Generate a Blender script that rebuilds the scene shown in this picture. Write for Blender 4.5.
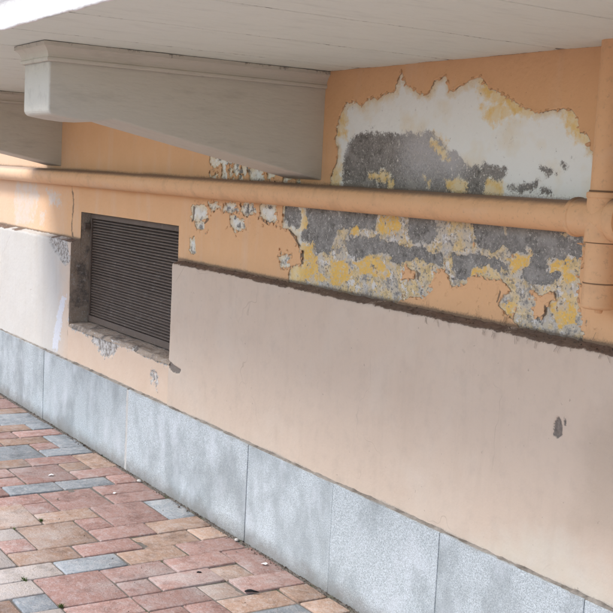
import bpy, bmesh, math, random
import numpy as np
from mathutils import Matrix, Vector, noise as mnoise

for o in list(bpy.data.objects):
    bpy.data.objects.remove(o, do_unlink=True)
scene = bpy.context.scene
C = scene.collection
R = math.radians

# ------------------------------------------------------------------ camera
cam_d = bpy.data.cameras.new('camera')
cam = bpy.data.objects.new('camera', cam_d)
C.objects.link(cam)
right = Vector((0.53202, 0.84523, 0.05034))
up = Vector((-0.12280, 0.01820, 0.99226))
fwd = Vector((-0.83778, 0.53409, -0.11348))
m = Matrix.Identity(4)
for i in range(3):
    m[i][0], m[i][1], m[i][2] = right[i], up[i], -fwd[i]
m.translation = Vector((0, 0, 1.6))
cam.matrix_world = m
cam_d.sensor_width = 36
cam_d.lens = 66.495
cam_d.clip_start = 0.05
cam_d.clip_end = 2000
scene.camera = cam

# ------------------------------------------------------------------ light
SUN_EL, SUN_AZ = 48.0, -18.0           # azimuth measured from -Y (the street) towards -X
world = bpy.data.worlds.new('World')
scene.world = world
world.use_nodes = True
wn = world.node_tree
wn.nodes.clear()
sky = wn.nodes.new('ShaderNodeTexSky')
sky.sky_type = 'NISHITA'
sky.sun_disc = False
sky.sun_elevation = R(SUN_EL)
sky.sun_rotation = R(180 - SUN_AZ)
sky.air_density = 1.0
sky.dust_density = 1.3
sky.ozone_density = 1.0
bgn = wn.nodes.new('ShaderNodeBackground')
bgn.inputs['Strength'].default_value = 0.15
won = wn.nodes.new('ShaderNodeOutputWorld')
wn.links.new(sky.outputs[0], bgn.inputs[0])
wn.links.new(bgn.outputs[0], won.inputs[0])

sd = bpy.data.lights.new('sun', 'SUN')
sd.energy = 1.5
sd.angle = R(16)
sd.color = (1.0, 0.97, 0.93)
so = bpy.data.objects.new('sun', sd)
C.objects.link(so)
to_sun = Vector((math.sin(R(SUN_AZ)) * math.cos(R(SUN_EL)), -math.cos(R(SUN_AZ)) * math.cos(R(SUN_EL)), math.sin(R(SUN_EL))))
so.rotation_euler = to_sun.to_track_quat('Z', 'Y').to_euler()
so.location = (-2, -6, 8)

scene.view_settings.view_transform = 'Standard'
scene.view_settings.look = 'None'
scene.view_settings.gamma = 1
scene.view_settings.use_curve_mapping = False
scene.view_settings.exposure = 0.9
scene.render.engine = 'CYCLES'
scene.cycles.max_bounces = 5
scene.cycles.adaptive_threshold = 0.03
scene.cycles.diffuse_bounces = 4
scene.cycles.glossy_bounces = 1

# ------------------------------------------------------------------ dimensions (metres)
YG = 2.40      # granite face
YP = 2.42      # lower plaster panels
YL = 2.424      # plaster under the window
YW = 2.48      # upper painted wall
YF = 2.54      # window grille
ZG = 0.437     # top of granite
ZL = 1.145     # front edge of the ledge
ZS = 2.018     # balcony soffit
WX0, WX1 = -6.43, -5.10     # window opening
WZ0, WZ1 = 0.66, 1.327
PX = -5.04     # left end of the near plaster panel
XL, XR = -11.0, 1.6

POLY = {
    'strip_up': [(-3.753,1.546),(-3.759,1.605),(-3.733,1.641),(-3.715,1.709),(-3.745,1.758),(-3.734,1.794),(-3.705,1.855),(-3.680,1.884),(-3.624,1.900),(-3.571,1.875),(-3.529,1.911),(-3.490,1.905),(-3.464,1.900),(-3.427,1.912),(-3.367,1.923),(-3.357,1.966),(-3.338,1.992),(-3.314,1.968),(-3.282,1.937),(-3.216,1.911),(-3.161,1.916),(-3.144,1.953),(-3.079,1.969),(-3.054,1.916),(-3.040,1.911),(-2.992,1.934),(-2.960,1.937),(-2.903,1.957),(-2.861,1.926),(-2.761,1.885),(-2.710,1.858),(-2.649,1.846),(-2.625,1.830),(-2.561,1.839),(-2.476,1.835),(-2.453,1.807),(-2.436,1.773),(-2.403,1.772),(-2.392,1.720),(-2.349,1.692),(-2.333,1.533),(-3.750,1.515)],
    'grey_up': [(-3.674,1.537),(-3.684,1.634),(-3.672,1.709),(-3.627,1.761),(-3.531,1.782),(-3.420,1.774),(-3.331,1.769),(-3.245,1.773),(-3.160,1.781),(-3.119,1.756),(-3.047,1.722),(-2.996,1.714),(-2.934,1.665),(-2.849,1.672),(-2.752,1.658),(-2.758,1.629),(-2.809,1.608),(-2.843,1.561),(-2.841,1.538),(-3.672,1.518)],
    'isl': [[(-3.508,1.630),(-3.432,1.636),(-3.381,1.626),(-3.341,1.594),(-3.350,1.569),(-3.381,1.568),(-3.391,1.604),(-3.441,1.599),(-3.506,1.608)],[(-3.050,1.614),(-2.981,1.622),(-2.938,1.604),(-2.930,1.571),(-2.991,1.565),(-3.041,1.580)],[(-3.184,1.627),(-3.132,1.611),(-3.141,1.590)],[(-2.844,1.620),(-2.780,1.612),(-2.766,1.564),(-2.853,1.561)],[(-3.146,1.750),(-3.065,1.716),(-3.030,1.682),(-3.084,1.688),(-3.155,1.729)]],
    'spots': [[(-2.599,1.676),(-2.563,1.667),(-2.537,1.659),(-2.527,1.647),(-2.565,1.646),(-2.597,1.655)],[(-2.727,1.604),(-2.650,1.613),(-2.602,1.621),(-2.599,1.590),(-2.652,1.588),(-2.721,1.592)],[(-2.497,1.684),(-2.475,1.672),(-2.482,1.660)],[(-2.587,1.603),(-2.553,1.607),(-2.542,1.586),(-2.576,1.578)]],
    'strip_lo': [(-4.119,1.499),(-4.108,1.381),(-4.054,1.376),(-4.010,1.352),(-3.972,1.316),(-3.948,1.296),(-3.943,1.243),(-4.027,1.231),(-4.037,1.197),(-4.035,1.146),(-3.943,1.094),(-2.450,1.118),(-2.355,1.148),(-2.357,1.169),(-2.367,1.221),(-2.397,1.277),(-2.393,1.397),(-2.396,1.462),(-2.395,1.530)],
    'o_isl': [[(-3.279,1.162),(-3.205,1.192),(-3.119,1.199),(-3.082,1.231),(-3.086,1.269),(-3.041,1.309),(-2.991,1.296),(-2.976,1.257),(-2.903,1.264),(-2.886,1.293),(-2.837,1.305),(-2.714,1.295),(-2.675,1.276),(-2.728,1.248),(-2.735,1.218),(-2.660,1.182),(-2.626,1.161),(-2.650,1.132),(-3.258,1.131)],[(-2.586,1.283),(-2.536,1.279),(-2.496,1.296),(-2.488,1.273),(-2.525,1.250),(-2.522,1.216),(-2.543,1.206),(-2.572,1.210),(-2.567,1.260)],[(-3.261,1.277),(-3.227,1.296),(-3.179,1.285),(-3.188,1.259),(-3.258,1.252)]],
    'grey_lo': [[(-4.111,1.482),(-3.995,1.487),(-3.975,1.435),(-3.986,1.389),(-4.066,1.388),(-4.105,1.411)],[(-3.925,1.483),(-3.684,1.490),(-3.560,1.489),(-3.449,1.487),(-3.436,1.421),(-3.540,1.414),(-3.555,1.436),(-3.600,1.410),(-3.662,1.414),(-3.711,1.407),(-3.719,1.343),(-3.744,1.305),(-3.832,1.302),(-3.865,1.332),(-3.958,1.341),(-3.976,1.365),(-3.925,1.397)],[(-3.632,1.361),(-3.414,1.389),(-3.352,1.378),(-3.235,1.376),(-3.187,1.369),(-3.037,1.364),(-3.040,1.330),(-3.080,1.317),(-3.183,1.325),(-3.252,1.311),(-3.309,1.313),(-3.359,1.337),(-3.510,1.313),(-3.614,1.316)],[(-3.234,1.487),(-3.088,1.485),(-3.090,1.408),(-3.213,1.392),(-3.246,1.426)],[(-2.900,1.479),(-2.745,1.482),(-2.728,1.425),(-2.772,1.390),(-2.851,1.400),(-2.880,1.432)],[(-2.725,1.477),(-2.583,1.486),(-2.393,1.471),(-2.392,1.427),(-2.393,1.391),(-2.460,1.411),(-2.533,1.382),(-2.531,1.357),(-2.471,1.351),(-2.473,1.331),(-2.571,1.308),(-2.631,1.319),(-2.641,1.347),(-2.587,1.392),(-2.612,1.415),(-2.699,1.396),(-2.727,1.422)],[(-3.008,1.365),(-2.849,1.373),(-2.721,1.365),(-2.700,1.336),(-2.761,1.335),(-2.794,1.349),(-2.884,1.327),(-2.905,1.281),(-2.959,1.286),(-2.992,1.327)]],
    'yel_lo': [[(-4.156,1.476),(-4.123,1.477),(-4.117,1.414),(-4.150,1.412)],[(-3.977,1.455),(-3.937,1.449),(-3.901,1.390),(-3.978,1.381)],[(-3.949,1.325),(-3.872,1.327),(-3.837,1.269),(-3.802,1.220),(-3.726,1.187),(-4.020,1.156),(-4.026,1.223),(-3.941,1.243)],[(-3.429,1.481),(-3.296,1.480),(-3.296,1.423),(-3.352,1.400),(-3.429,1.421)],[(-3.571,1.290),(-3.484,1.316),(-3.380,1.307),(-3.328,1.263),(-3.349,1.242),(-3.425,1.246),(-3.516,1.244)],[(-2.699,1.380),(-2.607,1.416),(-2.587,1.395),(-2.634,1.351),(-2.676,1.339)],[(-2.533,1.376),(-2.468,1.403),(-2.434,1.378),(-2.407,1.333),(-2.438,1.322),(-2.509,1.355)],[(-3.734,1.270),(-3.630,1.295),(-3.577,1.246),(-3.620,1.191),(-3.725,1.183)],[(-2.739,1.217),(-2.667,1.245),(-2.644,1.200),(-2.689,1.185)],[(-2.513,1.233),(-2.466,1.269),(-2.415,1.260),(-2.393,1.203),(-2.457,1.179)],[(-3.595,1.426),(-3.541,1.425),(-3.550,1.379),(-3.604,1.379)],[(-2.881,1.341),(-2.821,1.349),(-2.799,1.328),(-2.887,1.300)]],
    'yel_up': [[(-2.893,1.951),(-2.752,1.891),(-2.634,1.847),(-2.628,1.823),(-2.737,1.837),(-2.846,1.878),(-2.909,1.919)],[(-2.500,1.832),(-2.459,1.829),(-2.405,1.770),(-2.402,1.743),(-2.455,1.755),(-2.505,1.797)],[(-3.769,1.640),(-3.699,1.649),(-3.690,1.556),(-3.761,1.554)],[(-3.719,1.858),(-3.675,1.834),(-3.676,1.769),(-3.725,1.769)],[(-2.893,1.860),(-2.773,1.863),(-2.736,1.825),(-2.839,1.807)]],
    'flake': [[(-4.982,1.427),(-4.908,1.445),(-4.823,1.439),(-4.797,1.384),(-4.879,1.360),(-4.966,1.369)],[(-4.814,1.459),(-4.703,1.468),(-4.671,1.437),(-4.759,1.419)],[(-4.642,1.453),(-4.529,1.472),(-4.488,1.433),(-4.581,1.414),(-4.650,1.424)],[(-4.571,1.410),(-4.447,1.399),(-4.425,1.360),(-4.517,1.341),(-4.576,1.360)],[(-4.472,1.470),(-4.363,1.475),(-4.333,1.432),(-4.421,1.410),(-4.478,1.429)],[(-4.310,1.477),(-4.173,1.479),(-4.159,1.412),(-4.233,1.390),(-4.305,1.412)],[(-4.120,1.261),(-4.039,1.276),(-4.026,1.223),(-4.107,1.211)],[(-4.932,1.357),(-4.837,1.362),(-4.813,1.330),(-4.907,1.315)],[(-4.803,1.680),(-4.682,1.677),(-4.452,1.648),(-4.289,1.621),(-4.266,1.565),(-4.791,1.549)],[(-4.979,1.266),(-4.927,1.294),(-4.898,1.214),(-4.961,1.189)],[(-4.120,1.616),(-3.999,1.607),(-3.987,1.562),(-4.123,1.557)],[(-4.254,1.622),(-4.186,1.615),(-4.182,1.568),(-4.258,1.566)]],
    'flake_o': [[(-4.679,1.640),(-4.610,1.632),(-4.615,1.586),(-4.694,1.589)],[(-4.440,1.618),(-4.358,1.611),(-4.373,1.580),(-4.455,1.582)],[(-4.554,1.647),(-4.506,1.634),(-4.520,1.580),(-4.568,1.588)]],
    'stain_l': [[(-7.653,1.473),(-7.261,1.478),(-7.177,1.390),(-7.282,1.215),(-7.654,1.165),(-7.709,1.341)],[(-7.066,1.446),(-6.807,1.418),(-6.766,1.345),(-6.984,1.347)],[(-7.169,1.287),(-7.055,1.293),(-7.068,1.215),(-7.164,1.209)]],
    'crack': [(-6.621,1.498),(-6.588,1.499),(-6.544,1.362),(-6.568,1.240),(-6.527,1.140),(-6.577,1.136),(-6.603,1.256),(-6.578,1.366)],
    'gap_shade': [[(-4.065,1.379),(-4.049,1.378),(-3.999,1.355),(-3.964,1.316),(-3.975,1.315),(-4.014,1.345)],[(-3.954,1.300),(-3.938,1.297),(-3.933,1.240),(-3.945,1.243),(-3.955,1.271)],[(-4.269,1.410),(-4.229,1.395),(-4.192,1.410),(-4.191,1.401),(-4.228,1.386),(-4.277,1.400)],[(-2.733,1.270),(-2.725,1.264),(-2.738,1.227),(-2.745,1.229)],[(-2.528,1.249),(-2.519,1.247),(-2.518,1.217),(-2.541,1.201),(-2.543,1.207),(-2.525,1.222)],[(-2.497,1.299),(-2.490,1.294),(-2.481,1.273),(-2.488,1.273)],[(-3.180,1.292),(-3.156,1.283),(-3.165,1.258),(-3.173,1.260)],[(-4.798,1.388),(-4.776,1.380),(-4.815,1.354),(-4.836,1.353)],[(-4.960,1.433),(-4.938,1.429),(-4.948,1.356),(-4.964,1.355)]],
    'chip': [(-2.393,0.912),(-2.379,0.937),(-2.363,0.919),(-2.354,0.882),(-2.372,0.863),(-2.393,0.870)],
    'chip2': [(-2.356,0.938),(-2.346,0.934),(-2.343,0.911),(-2.352,0.912)],
    'damp': [(-2.268,0.915),(-2.173,1.022),(-2.078,1.041),(-2.030,0.603),(-2.178,0.615),(-2.291,0.565),(-2.358,0.622),(-2.272,0.692)],
    'pale': [(-2.729,0.447),(-2.505,0.579),(-2.336,0.613),(-2.172,0.558),(-2.122,0.545),(-2.007,0.384),(-2.076,0.357),(-2.674,0.397)],
    'smear': [(-6.562,0.808),(-6.494,0.816),(-6.564,0.599),(-6.607,0.469),(-6.714,0.458),(-6.687,0.581)],
    'topchip': [(-6.837,1.153),(-6.520,1.164),(-6.442,1.026),(-6.508,0.996),(-6.614,1.035),(-6.797,1.106)],
    'broken': [(-6.444,0.688),(-6.406,0.633),(-6.116,0.627),(-5.898,0.540),(-5.756,0.563),(-5.678,0.642),(-5.412,0.640),(-5.069,0.629),(-5.055,0.737)],
    'chip3': [(-5.256,0.576),(-5.183,0.578),(-5.167,0.530),(-5.175,0.482),(-5.203,0.528),(-5.264,0.523)],
    'corner': [(-5.072,0.669),(-4.979,0.649),(-4.900,0.642),(-4.920,0.614),(-4.998,0.611),(-5.070,0.639)]
}


# ------------------------------------------------------------------ numpy noise
def _hash(ix, iy, seed):
    h = (ix.astype(np.int64) * 374761393 + iy.astype(np.int64) * 668265263 + seed * 974634137) & 0xffffffff
    h = ((h ^ (h >> 13)) * 1274126177) & 0xffffffff
    h = (h ^ (h >> 16)) & 0xffff
    return h / 32767.5 - 1.0
def vnoise(x, y, seed):
    ix, iy = np.floor(x), np.floor(y)
    fx, fy = x - ix, y - iy
    fx = fx * fx * fx * (fx * (fx * 6 - 15) + 10); fy = fy * fy * fy * (fy * (fy * 6 - 15) + 10)
    a = _hash(ix, iy, seed); b = _hash(ix + 1, iy, seed); c = _hash(ix, iy + 1, seed); d = _hash(ix + 1, iy + 1, seed)
    return (a * (1 - fx) + b * fx) * (1 - fy) + (c * (1 - fx) + d * fx) * fy
def fbm(x, y, freq, octv=4, seed=0, gain=0.5):
    x, y = np.broadcast_arrays(np.asarray(x, float), np.asarray(y, float))
    r = np.zeros(x.shape); amp = 1.0; tot = 0
    for k in range(octv):
        r += amp * vnoise(x * freq + 17.3 * k, y * freq - 9.1 * k, seed + k * 7)
        tot += amp; amp *= gain; freq *= 2.03
    return r / tot
def sdf(poly, x, y, pad=0.06):
    """signed distance to a polygon, positive inside, clamped to -pad outside its box"""
    out = np.full(x.shape, -pad)
    p = np.array(poly)
    lo, hi = p.min(0) - pad, p.max(0) + pad
    mk = (x > lo[0]) & (x < hi[0]) & (y > lo[1]) & (y < hi[1])
    px, py = x[mk], y[mk]
    if px.size == 0: return out
    d2 = np.full(px.shape, 1e9); ins = np.zeros(px.shape, bool)
    for i in range(len(p)):
        a, b = p[i], p[(i + 1) % len(p)]
        ex, ey = b - a
        t = np.clip(((px - a[0]) * ex + (py - a[1]) * ey) / (ex * ex + ey * ey + 1e-12), 0, 1)
        d2 = np.minimum(d2, (px - a[0] - t * ex) ** 2 + (py - a[1] - t * ey) ** 2)
        cr = (a[1] > py) != (b[1] > py)
        xi = a[0] + (py - a[1]) * ex / (ey if abs(ey) > 1e-9 else 1e-9)
        ins ^= cr & (px < xi)
    d = np.sqrt(d2)
    out[mk] = np.maximum(np.where(ins, d, -d), -pad)
    return out
def sstep(a, b, x):
    t = np.clip((x - a) / (b - a), 0, 1)
    return t * t * (3 - 2 * t)

# ------------------------------------------------------------------ node helpers
class NT:
    def __init__(s, name):
        s.m = bpy.data.materials.new(name); s.m.use_nodes = True
        s.t = s.m.node_tree; s.t.nodes.clear()
        s.o = s.t.nodes.new('ShaderNodeOutputMaterial')
        s.b = s.t.nodes.new('ShaderNodeBsdfPrincipled')
        s.t.links.new(s.b.outputs[0], s.o.inputs[0])
        s.b.inputs['Roughness'].default_value = 0.85
        s.b.inputs['Specular IOR Level'].default_value = 0.25
        s._p = None
    def n(s, t): return s.t.nodes.new(t)
    def set(s, sock, v):
        if hasattr(v, 'is_output'): s.t.links.new(v, sock)
        else:
            if isinstance(v, tuple) and len(v) == 3 and sock.type == 'RGBA': v = v + (1,)
            sock.default_value = v
    def pos(s):
        if s._p is None: s._p = s.n('ShaderNodeNewGeometry').outputs['Position']
        return s._p
    def obj(s): return s.n('ShaderNodeTexCoord').outputs['Object']
    def rnd(s): return s.n('ShaderNodeObjectInfo').outputs['Random']
    def scale(s, v, sc):
        k = s.n('ShaderNodeMapping'); s.set(k.inputs['Vector'], v); k.inputs['Scale'].default_value = sc
        return k.outputs[0]
    def shift(s, v, by):
        k = s.n('ShaderNodeVectorMath'); k.operation = 'ADD'; s.set(k.inputs[0], v); s.set(k.inputs[1], by); return k.outputs[0]
    def noise(s, sc, det=4, ro=0.55, vec=None, dist=0.0):
        k = s.n('ShaderNodeTexNoise'); s.set(k.inputs['Vector'], vec if vec is not None else s.pos())
        k.inputs['Scale'].default_value = sc; k.inputs['Detail'].default_value = min(det, 4); k.inputs['Roughness'].default_value = ro
        k.inputs['Distortion'].default_value = dist
        return k.outputs['Fac']
    def voro(s, sc, vec=None, out='Distance', feat='F1'):
        k = s.n('ShaderNodeTexVoronoi'); k.feature = feat; s.set(k.inputs['Vector'], vec if vec is not None else s.pos())
        k.inputs['Scale'].default_value = sc
        return k.outputs[out]
    def attr(s, name):
        k = s.n('ShaderNodeAttribute'); k.attribute_name = name; return k.outputs['Fac']
    def rng(s, v, a, b, c=0.0, d=1.0, smooth=False):
        k = s.n('ShaderNodeMapRange'); s.set(k.inputs[0], v)
        if smooth: k.interpolation_type = 'SMOOTHSTEP'
        for i, q in enumerate((a, b, c, d)): k.inputs[i + 1].default_value = q
        return k.outputs[0]
    def math(s, op, a, b=0.0, c=None):
        k = s.n('ShaderNodeMath'); k.operation = op; s.set(k.inputs[0], a); s.set(k.inputs[1], b)
        if c is not None: s.set(k.inputs[2], c)
        return k.outputs[0]
    def mix(s, f, a, b, mode='MIX'):
        k = s.n('ShaderNodeMix'); k.data_type = 'RGBA'; k.blend_type = mode; k.clamp_factor = True
        s.set(k.inputs[0], f); s.set(k.inputs[6], a); s.set(k.inputs[7], b)
        return k.outputs[2]
    def mul(s, c, v):      # multiply a colour by a grey value
        k = s.n('ShaderNodeVectorMath'); k.operation = 'SCALE'; s.set(k.inputs[0], c); s.set(k.inputs['Scale'], v); return k.outputs[0]
    def bump(s, h, st, dist=0.01):
        k = s.n('ShaderNodeBump'); s.set(k.inputs['Height'], h); k.inputs['Strength'].default_value = st; k.inputs['Distance'].default_value = dist
        s.t.links.new(k.outputs[0], s.b.inputs['Normal'])
    def col(s, c): s.set(s.b.inputs['Base Color'], c)
    def rough(s, v): s.set(s.b.inputs['Roughness'], v)

MAT = {}
ORANGE = (0.57, 0.315, 0.155)
# --- painted wall: layers of old paint over grey render
k = NT('peeling_paint')
fine = k.math('SUBTRACT', k.noise(170, 5, 0.65), 0.5)
med = k.math('SUBTRACT', k.noise(42, 4, 0.6), 0.5)
jit = k.math('MULTIPLY_ADD', fine, 0.010, k.math('MULTIPLY', med, 0.008))
def lay(a, w=0.0012, extra=None):
    v = k.math('ADD', k.attr(a), jit if extra is None else extra)
    return k.rng(v, -w, w, 0, 1, True)
up_ = k.attr('up')
# grey render
grey = k.mix(k.noise(60, 5, 0.65), (0.125, 0.121, 0.112), (0.30, 0.29, 0.272))
grey = k.mix(k.rng(k.noise(115, 4, 0.7), 0.50, 0.66, 0, 0.55), grey, (0.40, 0.375, 0.34))
grey = k.mix(k.rng(k.noise(38, 4, 0.7, k.shift(k.pos(), (6, 1, 8))), 0.52, 0.64, 0, 0.6), grey, (0.075, 0.068, 0.06))
haze = k.rng(k.math('ADD', k.attr('haze'), k.math('MULTIPLY', fine, 1.1)), 0.25, 0.85, 0, 0.85)
grey = k.mix(haze, grey, (0.52, 0.52, 0.53))
speck = k.rng(k.noise(150, 4, 0.65), 0.60, 0.66)
grey = k.mix(k.rng(k.noise(16, 5, 0.7), 0.48, 0.68, 0, 0.6), grey, (0.40, 0.385, 0.36))
grey = k.mix(k.math('MULTIPLY', speck, 0.75), grey, (0.62, 0.59, 0.53))
wb = k.math('MULTIPLY', k.rng(k.noise(52, 4, 0.65, k.shift(k.pos(), (1.3, 0, 4.4))), 0.60, 0.63, 0, 0.85), k.rng(k.noise(11, 3, 0.6), 0.46, 0.56))
grey = k.mix(k.math('MULTIPLY', wb, k.rng(up_, 0, 1, 0.6, 1.0)), grey, (0.70, 0.68, 0.63))
# whitewash
white = k.mix(k.noise(9, 4, 0.6), (0.80, 0.835, 0.80), (0.86, 0.885, 0.86))
white = k.mix(k.rng(k.noise(5.5, 3, 0.6), 0.52, 0.74, 0, 0.6), white, (0.76, 0.64, 0.40))
rimy = k.rng(k.math('ADD', k.attr('ora'), k.math('MULTIPLY_ADD', med, 0.05, k.math('MULTIPLY', fine, 0.02))), -0.030, -0.002, 0, 0.75)
white = k.mix(rimy, white, k.mix(k.noise(11, 3), (0.70, 0.50, 0.20), (0.74, 0.66, 0.48)))
white = k.mix(k.rng(k.noise(120, 4, 0.7), 0.68, 0.76, 0, 0.5), white, (0.34, 0.32, 0.30))
white = k.mix(k.rng(k.noise(30, 4, 0.7), 0.62, 0.78, 0, 0.3), white, (0.48, 0.46, 0.43))
# mottled lime plaster of the lower patch
mot = k.noise(34, 6, 0.72)
mott = k.mix(k.rng(mot, 0.40, 0.50), (0.30, 0.285, 0.265), (0.56, 0.50, 0.40))
mott = k.mix(k.rng(k.noise(13, 4, 0.6), 0.43, 0.55, 0, 0.85), mott, k.mix(k.rng(mot, 0.42, 0.55), (0.58, 0.44, 0.22), (0.74, 0.56, 0.28)))
mott = k.mix(k.rng(k.noise(26, 5, 0.65, k.shift(k.pos(), (3.1, 0, 1.7))), 0.56, 0.61, 0, 0.9), mott, (0.70, 0.68, 0.65))
mott = k.mix(k.rng(k.noise(95, 4, 0.65), 0.56, 0.61, 0, 0.85), mott, (0.21, 0.20, 0.195))
base = k.mix(up_, mott, white)
yel = k.mix(k.noise(45, 5, 0.6), (0.70, 0.41, 0.08), (0.83, 0.57, 0.18))
yel = k.mix(k.rng(k.noise(80, 5, 0.7), 0.53, 0.62, 0, 0.6), yel, (0.64, 0.53, 0.33))
yel = k.mix(k.rng(k.noise(110, 4, 0.6, k.shift(k.pos(), (7, 3, 5))), 0.57, 0.64, 0, 0.75), yel, (0.40, 0.385, 0.36))
yup = k.mix(k.rng(k.noise(30, 4, 0.6), 0.35, 0.6), (0.79, 0.56, 0.20), (0.81, 0.69, 0.45))
yel = k.mix(up_, yel, yup)
yw = k.math('ADD', k.attr('yel'), k.math('MULTIPLY_ADD', fine, 0.022, k.math('MULTIPLY', med, k.rng(up_, 0, 1, 0.03, 0.10))))
cy = k.mix(k.mix(up_, k.rng(yw, -0.004, 0.004, 0, 1, True), k.rng(yw, -0.026, 0.014, 0, 0.95, True)), base, yel)
grim = k.rng(k.math('ADD', k.attr('gre'), k.math('MULTIPLY_ADD', fine, 0.030, k.math('MULTIPLY', med, 0.022))), -0.0105, -0.007, 0, 0.7)
grim = k.math('MULTIPLY', grim, k.math('MULTIPLY', k.rng(k.noise(17, 3, 0.6), 0.42, 0.58), k.rng(up_, 0, 1, 0.9, 0.15)))
cy = k.mix(grim, cy, k.mix(k.noise(150, 3, 0.6), (0.40, 0.385, 0.37), (0.68, 0.67, 0.65)))
gj = k.math('MULTIPLY_ADD', fine, k.rng(up_, 0, 1, 0.022, 0.045), k.math('MULTIPLY', med, k.rng(up_, 0, 1, 0.014, 0.055)))
gw = k.math('ADD', k.attr('gre'), gj)
gm = k.mix(up_, k.rng(gw, -0.0015, 0.0015, 0, 1, True), k.rng(gw, -0.006, 0.008, 0, 1, True))
cg = k.mix(gm, cy, grey)
# pale rim of broken lime along the grey patches
ora = k.mix(k.noise(7, 4, 0.6), (0.69, 0.41, 0.215), (0.76, 0.465, 0.255))
ora = k.mix(k.rng(k.noise(70, 4, 0.7), 0.62, 0.74, 0, 0.35), ora, (0.42, 0.26, 0.15))
ora = k.mix(k.rng(k.noise(3.0, 4, 0.6, k.scale(k.pos(), (3.0, 1, 0.5))), 0.55, 0.75, 0, 0.35), ora, (0.70, 0.52, 0.37))
om = lay('ora')
edgeo = k.math('ADD', k.attr('ora'), jit)
cg = k.mix(k.rng(edgeo, -0.0075, -0.0015, 0, 0.7), cg, k.mix(k.noise(40, 3, 0.6), (0.72, 0.56, 0.33), (0.80, 0.74, 0.62)))
cg = k.mix(k.math('MULTIPLY', k.rng(edgeo, -0.0022, -0.0006), k.rng(k.noise(13, 3, 0.6), 0.46, 0.54, 0, 0.8)), cg, (0.16, 0.11, 0.07))  # dark line along the paint edge: its shade painted in
full = k.mix(om, cg, ora)
# stained paint at the far end, paled further to paint in its sunlight
full = k.mix(k.math('MULTIPLY', k.rng(k.math('ADD', k.attr('sta'), k.math('MULTIPLY_ADD', fine, 0.07, k.math('MULTIPLY', med, 0.14))), -0.008, 0.016), 0.75), full,
             k.mix(k.rng(k.noise(16, 5, 0.7), 0.42, 0.52), (0.66, 0.50, 0.33), (0.58, 0.57, 0.55)))
sxw = k.n('ShaderNodeSeparateXYZ'); k.set(sxw.inputs[0], k.pos())
full = k.mix(k.rng(k.math('ADD', sxw.outputs[0], k.math('MULTIPLY_ADD', med, 0.8, k.math('MULTIPLY', k.noise(4, 4, 0.6), 0.6))), -6.2, -7.1, 0, 0.5), full, (0.68, 0.54, 0.43))
full = k.mix(k.rng(k.math('ADD', k.attr('dirt_shade'), k.math('MULTIPLY', fine, 0.8)), 0.25, 0.75, 0, 0.8), full, (0.13, 0.095, 0.07))
k.col(full)
k.bump(k.math('MULTIPLY_ADD', k.noise(90, 3, 0.65), 0.35, k.math('MULTIPLY_ADD', om, 1.0, k.math('MULTIPLY', gm, -0.4))), 0.7, 0.004)
MAT['wall'] = k.m

# --- pale lower plaster
k = NT('beige_render')
c = k.mix(k.noise(2.2, 5, 0.6), (0.545, 0.432, 0.34), (0.605, 0.495, 0.40))
c = k.mix(k.rng(k.noise(14, 6, 0.7), 0.5, 0.75, 0, 0.35), c, (0.44, 0.36, 0.295))
farw = k.rng(k.math('ADD', k.attr('far'), k.math('MULTIPLY', k.math('SUBTRACT', k.noise(4, 4, 0.6), 0.5), 0.8)), 0.2, 0.9)
c = k.mix(farw, c, k.mix(k.noise(5, 4), (0.50, 0.47, 0.425), (0.56, 0.545, 0.515)))
c = k.mix(k.rng(k.math('ADD', k.attr('damp'), k.math('MULTIPLY', k.math('SUBTRACT', k.noise(12, 5, 0.6), 0.5), 0.12)), -0.04, 0.06, 0, 0.4), c, (0.40, 0.315, 0.24))
c = k.mix(k.rng(k.math('ADD', k.attr('pale'), k.math('MULTIPLY', k.math('SUBTRACT', k.noise(9, 5, 0.65), 0.5), 0.22)), -0.02, 0.08, 0, 0.6), c, k.mix(k.noise(20, 4), (0.57, 0.51, 0.40), (0.62, 0.60, 0.54)))
fn = k.math('SUBTRACT', k.noise(150, 5, 0.65), 0.5)
c = k.mix(k.rng(k.noise(5, 5, 0.7, k.scale(k.pos(), (2.6, 1, 0.35))), 0.50, 0.74, 0, 0.18), c, (0.40, 0.32, 0.25))
c = k.mix(k.rng(k.noise(1.6, 5, 0.65, k.shift(k.pos(), (9, 2, 4))), 0.50, 0.66, 0, 0.35), c, (0.62, 0.55, 0.47))
vc = k.n('ShaderNodeTexVoronoi'); vc.feature = 'DISTANCE_TO_EDGE'; k.set(vc.inputs['Vector'], k.shift(k.pos(), k.scale(k.noise(3, 3, 0.6), (0.5, 0.5, 0.5)))); vc.inputs['Scale'].default_value = 1.3
c = k.mix(k.math('MULTIPLY', k.rng(vc.outputs['Distance'], 0.0, 0.004, 0.5, 0), k.rng(k.noise(2.5, 3), 0.5, 0.6)), c, (0.25, 0.19, 0.15))
c = k.mix(k.rng(k.noise(55, 3, 0.5), 0.70, 0.74, 0, 0.5), c, (0.28, 0.22, 0.18))
md = k.math('SUBTRACT', k.noise(35, 4, 0.65), 0.5)
c = k.mix(k.rng(k.math('ADD', k.attr('pea'), k.math('MULTIPLY', k.math('SUBTRACT', k.noise(7, 4, 0.6), 0.5), 0.9)), 0.2, 0.8, 0, 0.9), c, k.mix(k.noise(8, 5, 0.6), (0.58, 0.425, 0.31), (0.66, 0.53, 0.42)))
ex = k.rng(k.math('ADD', k.attr('exp'), k.math('MULTIPLY_ADD', md, 0.13, k.math('MULTIPLY', fn, 0.04))), -0.002, 0.002)
c = k.mix(ex, c, k.mix(k.rng(k.noise(40, 6, 0.75), 0.38, 0.62), (0.20, 0.17, 0.145), (0.60, 0.58, 0.55)))
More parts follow.
